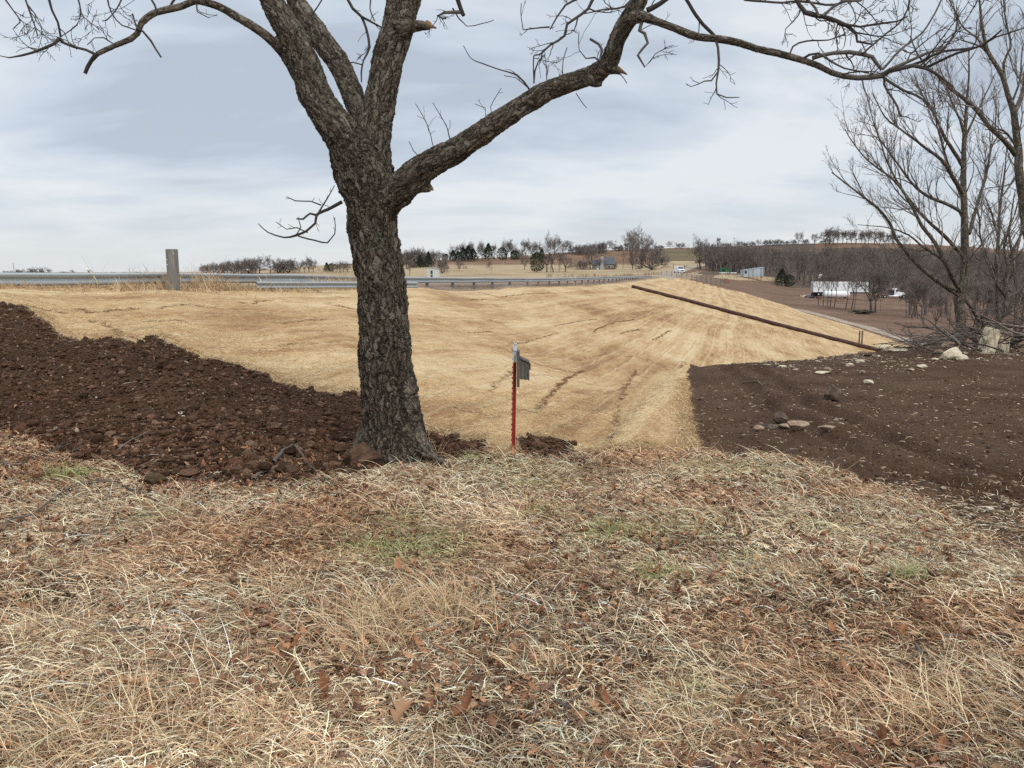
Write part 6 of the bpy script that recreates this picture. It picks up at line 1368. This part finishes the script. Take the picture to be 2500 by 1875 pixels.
# ------------------------------------------------------------------ far buildings, vehicles, small things
M_WHITE = simple('white_paint', (.74, .75, .75), .5, 0, .06, 2, .4); M_GLASS = simple('dark_glass', (.03, .04, .045), .15, 0, .1, 2, .8)
M_TYRE = simple('tyre_rubber', (.02, .02, .02), .9); M_CHROME = simple('chrome', (.7, .7, .7), .2, .9, .05); M_BLACK = simple('black_frame', (.02, .02, .022), .6)
M_SHINGLE = simple('grey_shingles', (.10, .105, .12), .9, 0, .25, 1.2); M_STONE = simple('mixed_stone', (.21, .19, .16), .95, 0, .55, 1.6); M_CHIM = simple('pale_stone', (.38, .37, .33), .95, 0, .3, 1.4)
M_SHEDW = simple('faded_white_board', (.50, .53, .50), .8, 0, .25, 1.5, stretch=(6, 6, .4)); M_TIN = simple('grey_blue_tin', (.40, .46, .50), .55, .3, .22, .8, stretch=(1, 1, .3)); M_TRAILEND = simple('trailer_end', (.40, .39, .35), .6, 0, .15)
def obj_at(name, label, cat, col, y, rz_=0.0, group=None, row=None):
    p = G(col, y)
    if row is not None: z = float(unproj(col, row, y)[2]); p.z = z if abs(z - p.z) < 2.5 else p.z
    return thing(name, label, cat, tuple(p), group, rz_)
def lp(mb, name, mat, par, bevel=0, smooth=False, **kw): return mb.build(name, mat, par, bevel, smooth, **kw)
def wheels(par, spots, r, w_=.25):
    for (x, y) in spots:
        m = MBx(); m.lathe((x, y - w_ / 2, r), [(r * .62, 0), (r * .95, 0), (r, .04), (r, w_ - .04), (r * .95, w_), (r * .62, w_)], 20, (0, 1, 0)); wh = lp(m, 'wheel', M_TYRE, par)
        m = MBx(); m.lathe((x, y - w_ / 2 - .01, r), [(r * .60, .01), (r * .5, .03), (r * .2, -.02), (r * .1, -.02)], 14, (0, 1, 0)); lp(m, 'rim', M_CHROME, wh)
# white shed behind the rail
t = obj_at('shed', 'small white board shed with dark doorway behind the guardrail, right of the oak trunk', 'shed', 936, 205, .12, row=603)
m = MBx(); m.prism([(-1.6, 0), (1.6, 0), (1.6, 2.55), (-1.6, 2.95)], -1.2, 1.2, 'y'); lp(m, 'wall', M_SHEDW, t)
m = MBx(); m.prism([(-1.75, 2.98), (1.75, 2.57), (1.75, 2.67), (-1.75, 3.08)], -1.35, 1.35, 'y'); lp(m, 'roof', M_TIN, t)
m = MBx(); m.box((-.75, -1.24, .1), (-.15, -1.203, 2.3)); d_ = lp(m, 'door', M_GLASS, t)
m = MBx(); m.box((-.82, -1.26, .0), (-.76, -1.203, 2.4)); m.box((-.14, -1.26, .0), (-.08, -1.203, 2.4)); m.box((-.75, -1.26, 2.31), (-.15, -1.203, 2.4)); m.box((-.75, -1.27, 1.15), (-.15, -1.243, 1.25)); lp(m, 'frame', M_WHITE, d_)
# cottage
t = obj_at('cottage', 'small stone cottage with steep grey roof and pale chimney on the far pasture', 'house', 1303, 404, -.05, row=583)
m = MBx(); m.box((.2, -3, -.5), (5.6, 3, 2.9)); m.box((-5.6, -2.4, -.5), (.199, 2.6, 2.6)); lp(m, 'wall', M_STONE, t)
m = MBx(); m.prism([(-3.5, 2.8), (3.5, 2.8), (0, 6.6)], .0, 5.9, 'x'); r1 = lp(m, 'roof', M_SHINGLE, t)
m = MBx(); m.prism([(-2.8, 2.55), (3.0, 2.55), (0.1, 5.2)], -5.8, -.01, 'x'); lp(m, 'lower_roof', M_SHINGLE, t)
m = MBx(); m.box((-1.5, -3.5, -.3), (-.2, -2.5, 6.9)); m.prism([(-1.9, 0), (.3, 0), (-.2, 3.2), (-1.5, 3.2)], -3.55, -2.45, 'y'); lp(m, 'chimney', M_CHIM, t)
m = MBx(); m.box((-1.35, -3.35, 6.91), (-.35, -2.65, 7.3)); lp(m, 'chimney_cap', M_BLACK, t)
m = MBx(); m.box((-3.4, -2.47, .0), (-2.3, -2.41, 2.1)); d_ = lp(m, 'door', M_WHITE, t); m = MBx(); m.box((-3.2, -2.5, 1.1), (-2.5, -2.475, 1.9)); lp(m, 'pane', M_GLASS, d_)
for x0, x1 in ((2.1, 3.5), (3.9, 4.7), (-1.95, -1.6)):
    m = MBx(); m.box((x0, -3.06, .9), (x1, -3.003, 2.2)); w_ = lp(m, 'window', M_WHITE, t); m = MBx(); m.box((x0 + .12, -3.09, 1.0), (x1 - .12, -3.064, 2.1)); lp(m, 'pane', M_GLASS, w_)
m = MBx(); m.box((1.0, -4.6, 0), (5.2, -4.45, .8)); m.box((1.0, -4.5, .9), (5.2, -4.45, 1.0)); lp(m, 'porch_rail', simple('porch_timber', (.12, .07, .045)), t)
# pickup or van on the road
t = obj_at('van', 'white van facing the camera on the gravel road at the far end of the dam', 'van', 1467, 238, .12, row=590)
prof = [(-2.5, .35), (2.6, .35), (2.6, .95), (2.2, 1.08), (1.5, 1.2), (.8, 2.0), (-2.3, 2.05), (-2.5, 1.8)]
m = MBx(); m.prism([(-a, b) for a, b in prof], -.95, .95, 'x'); lp(m, 'body', M_WHITE, t, .05)
m = MBx(); m.add([(-.85, -1.47, 1.27), (.85, -1.47, 1.27), (.75, -.90, 1.90), (-.75, -.90, 1.90)], [(0, 1, 2, 3)]); m.v = [(x, y - .03, z + .03) for x, y, z in m.v]; lp(m, 'windscreen', M_GLASS, t)
for sx in (-.7, .7):
    m = MBx(); m.box((sx - .16, -2.66, .78), (sx + .16, -2.61, .95)); lp(m, 'headlight', M_CHROME, t)
m = MBx(); m.box((-.45, -2.66, .6), (.45, -2.61, .92)); lp(m, 'grille', M_BLACK, t)
for sx in (-.95, .75):
    for sy in (-1.7, 1.5):
        m = MBx(); m.lathe((sx, sy, .36), [(.2, 0), (.35, 0), (.36, .1), (.35, .2), (.2, .2)], 16, (1, 0, 0)); lp(m, 'wheel', M_TYRE, t)
# fence, poles, green implement, metal shed
M_WIRE = MT('wire_mesh', .6, .3); M_WIRE.col((.33, .32, .30)); _x = M_WIRE.add('ShaderNodeTexBrick', {'Vector': M_WIRE.vec((1, 1, 1)), 'Scale': 1.0}); M_WIRE = M_WIRE.m
t = thing('fence', 'grey wire mesh fence with posts across the slope below the white van', 'fence', tuple(G(1490, 196)))
fa, fb2 = G(1428, 200), G(1566, 214); nfp = 14; Tm = Tubes()
for i in range(nfp):
    f = i / (nfp - 1); x, y = fa.x + (fb2.x - fa.x) * f, fa.y + (fb2.y - fa.y) * f; z = float(ground(x, y)); m = MBx(); m.cyl((x, y, z - .2), (x, y, z + 1.5), .04, n=8); part(m, 'post', M_BLACK, t)
for j in range(7):
    xs = np.linspace(fa.x, fb2.x, 40); ys = np.linspace(fa.y, fb2.y, 40); Tm.tube(np.stack([xs, ys, ground(xs, ys) + .1 + j * .22], 1), .014, 3)
for i in range(120):
    f = i / 119; x, y = fa.x + (fb2.x - fa.x) * f, fa.y + (fb2.y - fa.y) * f; z = float(ground(x, y)); Tm.tube([(x, y, z), (x, y, z + 1.42)], .012, 3)
child('wire_mesh', Tm.mesh('wire_mesh', [M_WIRE]), t)
for c_, y_, r0, r1, lab in ((1498, 560, 532, 497, 'tall thin utility pole on the skyline above the bend of the road'), (1586, 570, 531, 508, 'short thin utility pole on the skyline above the wood'), (31, 420, 588, 562, 'thin pole on the far left horizon'), (1455, 300, 592, 579, 'wooden pole beside the road left of the white van'), (1478, 305, 590, 579, 'wooden pole beside the road right of the white van')):
    p = G(c_, y_); hgt = (r0 - r1) / F * y_; t = thing('utility_pole', lab, 'pole', tuple(p)); m = MBx(); m.cyl((p.x, p.y, p.z - .5), (p.x, p.y, p.z + hgt), .16, .10, 8); part(m, 'pole', simple('pole_wood', (.16, .13, .11)), t)
    if y_ > 400 and c_ > 1000: m = MBx(); m.box((p.x - 1.1, p.y - .06, p.z + hgt - .9), (p.x + 1.1, p.y + .06, p.z + hgt - .75)); part(m, 'crossarm', M_FBARK, t)
M_GREEN = simple('green_paint', (.015, .17, .07), .5, 0, .3)
t = obj_at('farm_trailer', 'green farm implement standing on a long white beam at the edge of the wood', 'farm machine', 1565, 288, .1, row=594)
m = MBx(); m.prism([(-1.9, .7), (1.9, .7), (1.6, 1.2), (-1.6, 1.2)], -.8, .8, 'y'); m.box((-1.5, -.7, 1.21), (-1.3, .7, 2.6)); m.box((1.2, -.7, 1.21), (1.4, .7, 2.3)); m.box((-1.29, -.7, 2.2), (.4, .7, 2.5)); m.box((.0, -.5, 1.21), (.8, .5, 1.9)); lp(m, 'body', M_GREEN, t, .03)
wheels(t, [(-1.2, -.9), (1.2, -.9)], .42)
p = G(1572, 286); m = MBx(); m.box((p.x - 3.2, p.y - .15, p.z + .45), (p.x + 3.2, p.y + .15, p.z + .75)); tag(m.build('white_beam', M_WHITE, None, .02), 'long white beam lying level below the green farm implement', 'beam')
t = obj_at('metal_shed', 'grey-blue corrugated tin shed with slanting roof at the edge of the wood', 'shed', 1624, 276, -.06, row=597)
m = MBx(); m.prism([(-3.6, 0), (3.6, 0), (3.6, 3.1), (-3.6, 2.1)], -2, 2, 'y'); lp(m, 'wall', M_TIN, t)
m = MBx(); m.prism([(-3.8, 2.09), (3.8, 3.14), (3.8, 3.22), (-3.8, 2.17)], -2.2, 2.2, 'y'); lp(m, 'roof', M_TIN, t)
m = MBx(); m.box((-3.0, -2.04, 1.0), (-2.3, -2.003, 1.9)); lp(m, 'window', M_BLACK, t)
for x in (-3.55, -1.55, -.1, 2.6, 3.35): m = MBx(); m.box((x - .09, -2.06, 0), (x + .09, -2.003, 2.05 + (x + 3.6) * .135)); lp(m, 'rusty_seam', simple('tin_seam', (.13, .14, .15)), t)
p = G(1568, 228); m = MBx(); m.box((p.x - .9, p.y - .7, p.z - .3), (p.x + .9, p.y + .7, p.z + .9)); m.box((p.x - .6, p.y - .5, p.z + .901), (p.x + .5, p.y + .4, p.z + 1.2)); tag(m.build('concrete_block', simple('reddish_block', (.24, .13, .09)), None, .12), 'reddish square block on the bare valley soil below the metal shed', 'block')
# white semi trailer
t = obj_at('semi_trailer', 'long white semi trailer parked on the valley floor behind bare trunks', 'trailer', 1810, 216, -.10, row=640)
m = MBx(); m.box((-7.1, -1.3, 1.15), (7.6, 1.3, 4.0)); lp(m, 'box_body', M_WHITE, t, .03)
m = MBx(); m.box((-7.14, -1.25, 1.2), (-7.103, 1.25, 3.95)); lp(m, 'end_door', M_TRAILEND, t)
m = MBx(); m.box((-7.0, -1.0, .85), (7.4, 1.0, 1.14)); lp(m, 'underframe', M_BLACK, t)
m = MBx(); m.box((4.4, -1.0, .0), (4.55, -.85, .85)); m.box((4.4, .85, .0), (4.55, 1.0, .85)); lp(m, 'landing_leg', M_BLACK, t)
wheels(t, [(-5.6, -1.1), (-4.4, -1.1), (-5.6, 1.1), (-4.4, 1.1)], .5)
t = obj_at('storage_container', 'grey narrow container standing at the left end of the white semi trailer', 'container', 1759, 217, -.05, row=640)
m = MBx(); m.box((-.75, -1.2, .9), (.75, 1.2, 3.9)); lp(m, 'body', M_TRAILEND, t, .02); m = MBx(); m.box((-.6, -1, 0), (.6, 1, .89)); lp(m, 'stand', M_BLACK, t)
t = obj_at('fuel_tank', 'low white cylindrical tank lying in front of the semi trailer', 'tank', 1806, 206, -.05, row=644)
m = MBx(); m.lathe((-3.4, 0, 1.0), [(.05, 0), (.6, .08), (.85, .35), (.85, 6.4), (.6, 6.7), (.05, 6.8)], 20, (1, 0, 0)); lp(m, 'tank_shell', M_WHITE, t, 0, True); m = MBx(); m.box((-2.4, -.6, 0), (-2.0, .6, .35)); m.box((2.0, -.6, 0), (2.4, .6, .35)); lp(m, 'cradle', M_BLACK, t)
t = obj_at('light_tower', 'thin mast with two white lamp heads rising above the left end of the trailer', 'light tower', 1769, 219, 0, row=640)
m = MBx(); m.cyl((0, 0, 0), (0, 0, 5.1), .06, n=8); lp(m, 'mast', M_TRAILEND, t); m = MBx(); m.box((-.5, -.5, 0), (.5, .5, .8)); lp(m, 'base', M_BLACK, t, .03)
for dx, dz in ((.05, 5.75), (-.05, 5.15)): m = MBx(); m.prism([(-.4 + dx, dz), (.4 + dx, dz + .1), (.36 + dx, dz + .38), (-.2 + dx, dz + .34)], -.2, .2, 'y'); lp(m, 'lamp_head', M_WHITE, t, .02)
# scrap beside the trailer
for (c_, y_, w_, h_, colr, nm, lab) in ((1735, 212, 1.4, .45, (.50, .36, .22), 'pallet_stack', 'tan flat stack lying left of the trailer scrap'), (1746, 211, .9, .8, (.16, .19, .27), 'tarp_bundle', 'blue-grey bundle between the tan stack and the trailer'),
                                 (1754, 210, 1.2, .45, (.05, .04, .04), 'scrap_heap', 'dark scrap heap under the left end of the trailer'), (1768, 209, 1.1, .5, (.26, .07, .045), 'red_frame', 'rust red frame on the ground at the left end of the trailer')):
    p = G(c_, y_); b = bmesh.new(); bmesh.ops.create_cube(b, size=1.0); bmesh.ops.subdivide_edges(b, edges=b.edges, cuts=3, use_grid_fill=True)
    rgx = np.random.default_rng(int(c_))
    for v in b.verts: v.co = Vector((v.co.x * w_, v.co.y * w_ * .7, (v.co.z + .5) * h_)) + Vector(rgx.normal(0, .07, 3)); 
    me = bpy.data.meshes.new(nm); b.to_mesh(me); b.free(); me.materials.append(simple(nm, colr)); tag(link(nm, me, None, tuple(p)), lab, 'scrap')
# semi truck, facing right
t = obj_at('semi_truck', 'white long-nosed semi truck without trailer parked on the valley floor facing right', 'truck', 1925, 236, -.12, row=645)
m = MBx(); m.prism([(.5, .75), (2.1, .75), (2.1, 2.0), (1.6, 2.05), (1.45, 2.85), (.95, 3.15), (.5, 3.15)], -1.05, 1.05, 'y'); lp(m, 'cab', M_WHITE, t, .06)
m = MBx(); m.prism([(2.11, .9), (3.9, .95), (4.05, 1.35), (3.95, 1.85), (2.11, 2.08)], -.75, .75, 'y'); lp(m, 'hood', M_WHITE, t, .06)
m = MBx(); m.prism([(2.3, .75), (2.45, 1.25), (2.8, 1.42), (3.4, 1.42), (3.75, 1.2), (3.85, .8), (3.75, .78), (3.6, 1.12), (3.3, 1.25), (2.85, 1.25), (2.6, 1.1), (2.45, .75)], -1.1, 1.1, 'y'); lp(m, 'fender', M_WHITE, t)
m = MBx(); m.box((.85, -1.09, 2.1), (1.45, -1.053, 2.75)); lp(m, 'window', M_GLASS, t); m = MBx(); m.add([(2.02, -.9, 2.08), (2.02, .9, 2.08), (1.53, .85, 2.82), (1.53, -.85, 2.82)], [(0, 1, 2, 3)]); m.v = [(x + .04, y, z) for x, y, z in m.v]; lp(m, 'windscreen', M_GLASS, t)
m = MBx(); m.box((-3.9, -.45, .75), (3.6, .45, 1.0)); m.box((-.5, -.9, 1.01), (.3, .9, 2.6)); lp(m, 'chassis', M_BLACK, t)
m = MBx(); m.lathe((-1.3, -1.0, .75), [(.02, 0), (.33, 0), (.33, 2.9), (.02, 2.9)], 14, (1, 0, 0)); lp(m, 'side_tank', M_CHROME, t)
m = MBx(); m.cyl((.42, -.95, .9), (.42, -.95, 3.9), .08, n=10); lp(m, 'exhaust_stack', M_CHROME, t); m = MBx(); m.box((3.98, -1.1, .5), (4.15, 1.1, .85)); lp(m, 'bumper', M_CHROME, t); m = MBx(); m.box((4.06, -.5, .95), (4.10, .5, 1.75)); lp(m, 'grille', M_CHROME, t)
for sy in (-.95, .95): m = MBx(); m.box((3.85, sy - .1, 1.15), (4.05, sy + .1, 1.35)); lp(m, 'headlight', M_GLASS, t)
wheels(t, [(3.1, -1.0), (3.1, 1.0), (-2.2, -.95), (-3.4, -.95), (-2.2, .95), (-3.4, .95)], .52, .3)
# log pile on the valley floor
lpile = thing('log_pile', 'heap of long cut logs lying on the valley floor in front of the trailer', 'log pile', tuple(G(1864, 166))); T = Tubes(); rg = np.random.default_rng(9); q0 = G(1864, 166)
for i in range(34):
    a = rg.normal(0, .25); x = q0.x + rg.normal(0, .9); y = q0.y + rg.normal(0, .8); L = rg.uniform(1.4, 3.0); z = float(ground(x, y)) + rg.uniform(.05, .85) * max(.1, 1 - abs(x - q0.x) / 2.8)
    T.tube([(x - L / 2 * math.cos(a), y - L / 2 * math.sin(a), z + rg.normal(0, .12)), (x, y, z), (x + L / 2 * math.cos(a), y + L / 2 * math.sin(a), z + rg.normal(0, .12))], [rg.uniform(.07, .15)] * 2 + [.05], 6, rg.random())
child('logs', T.mesh('logs', [m_twig('dark_logs', (.03, .022, .018), (.09, .07, .055))]), lpile)
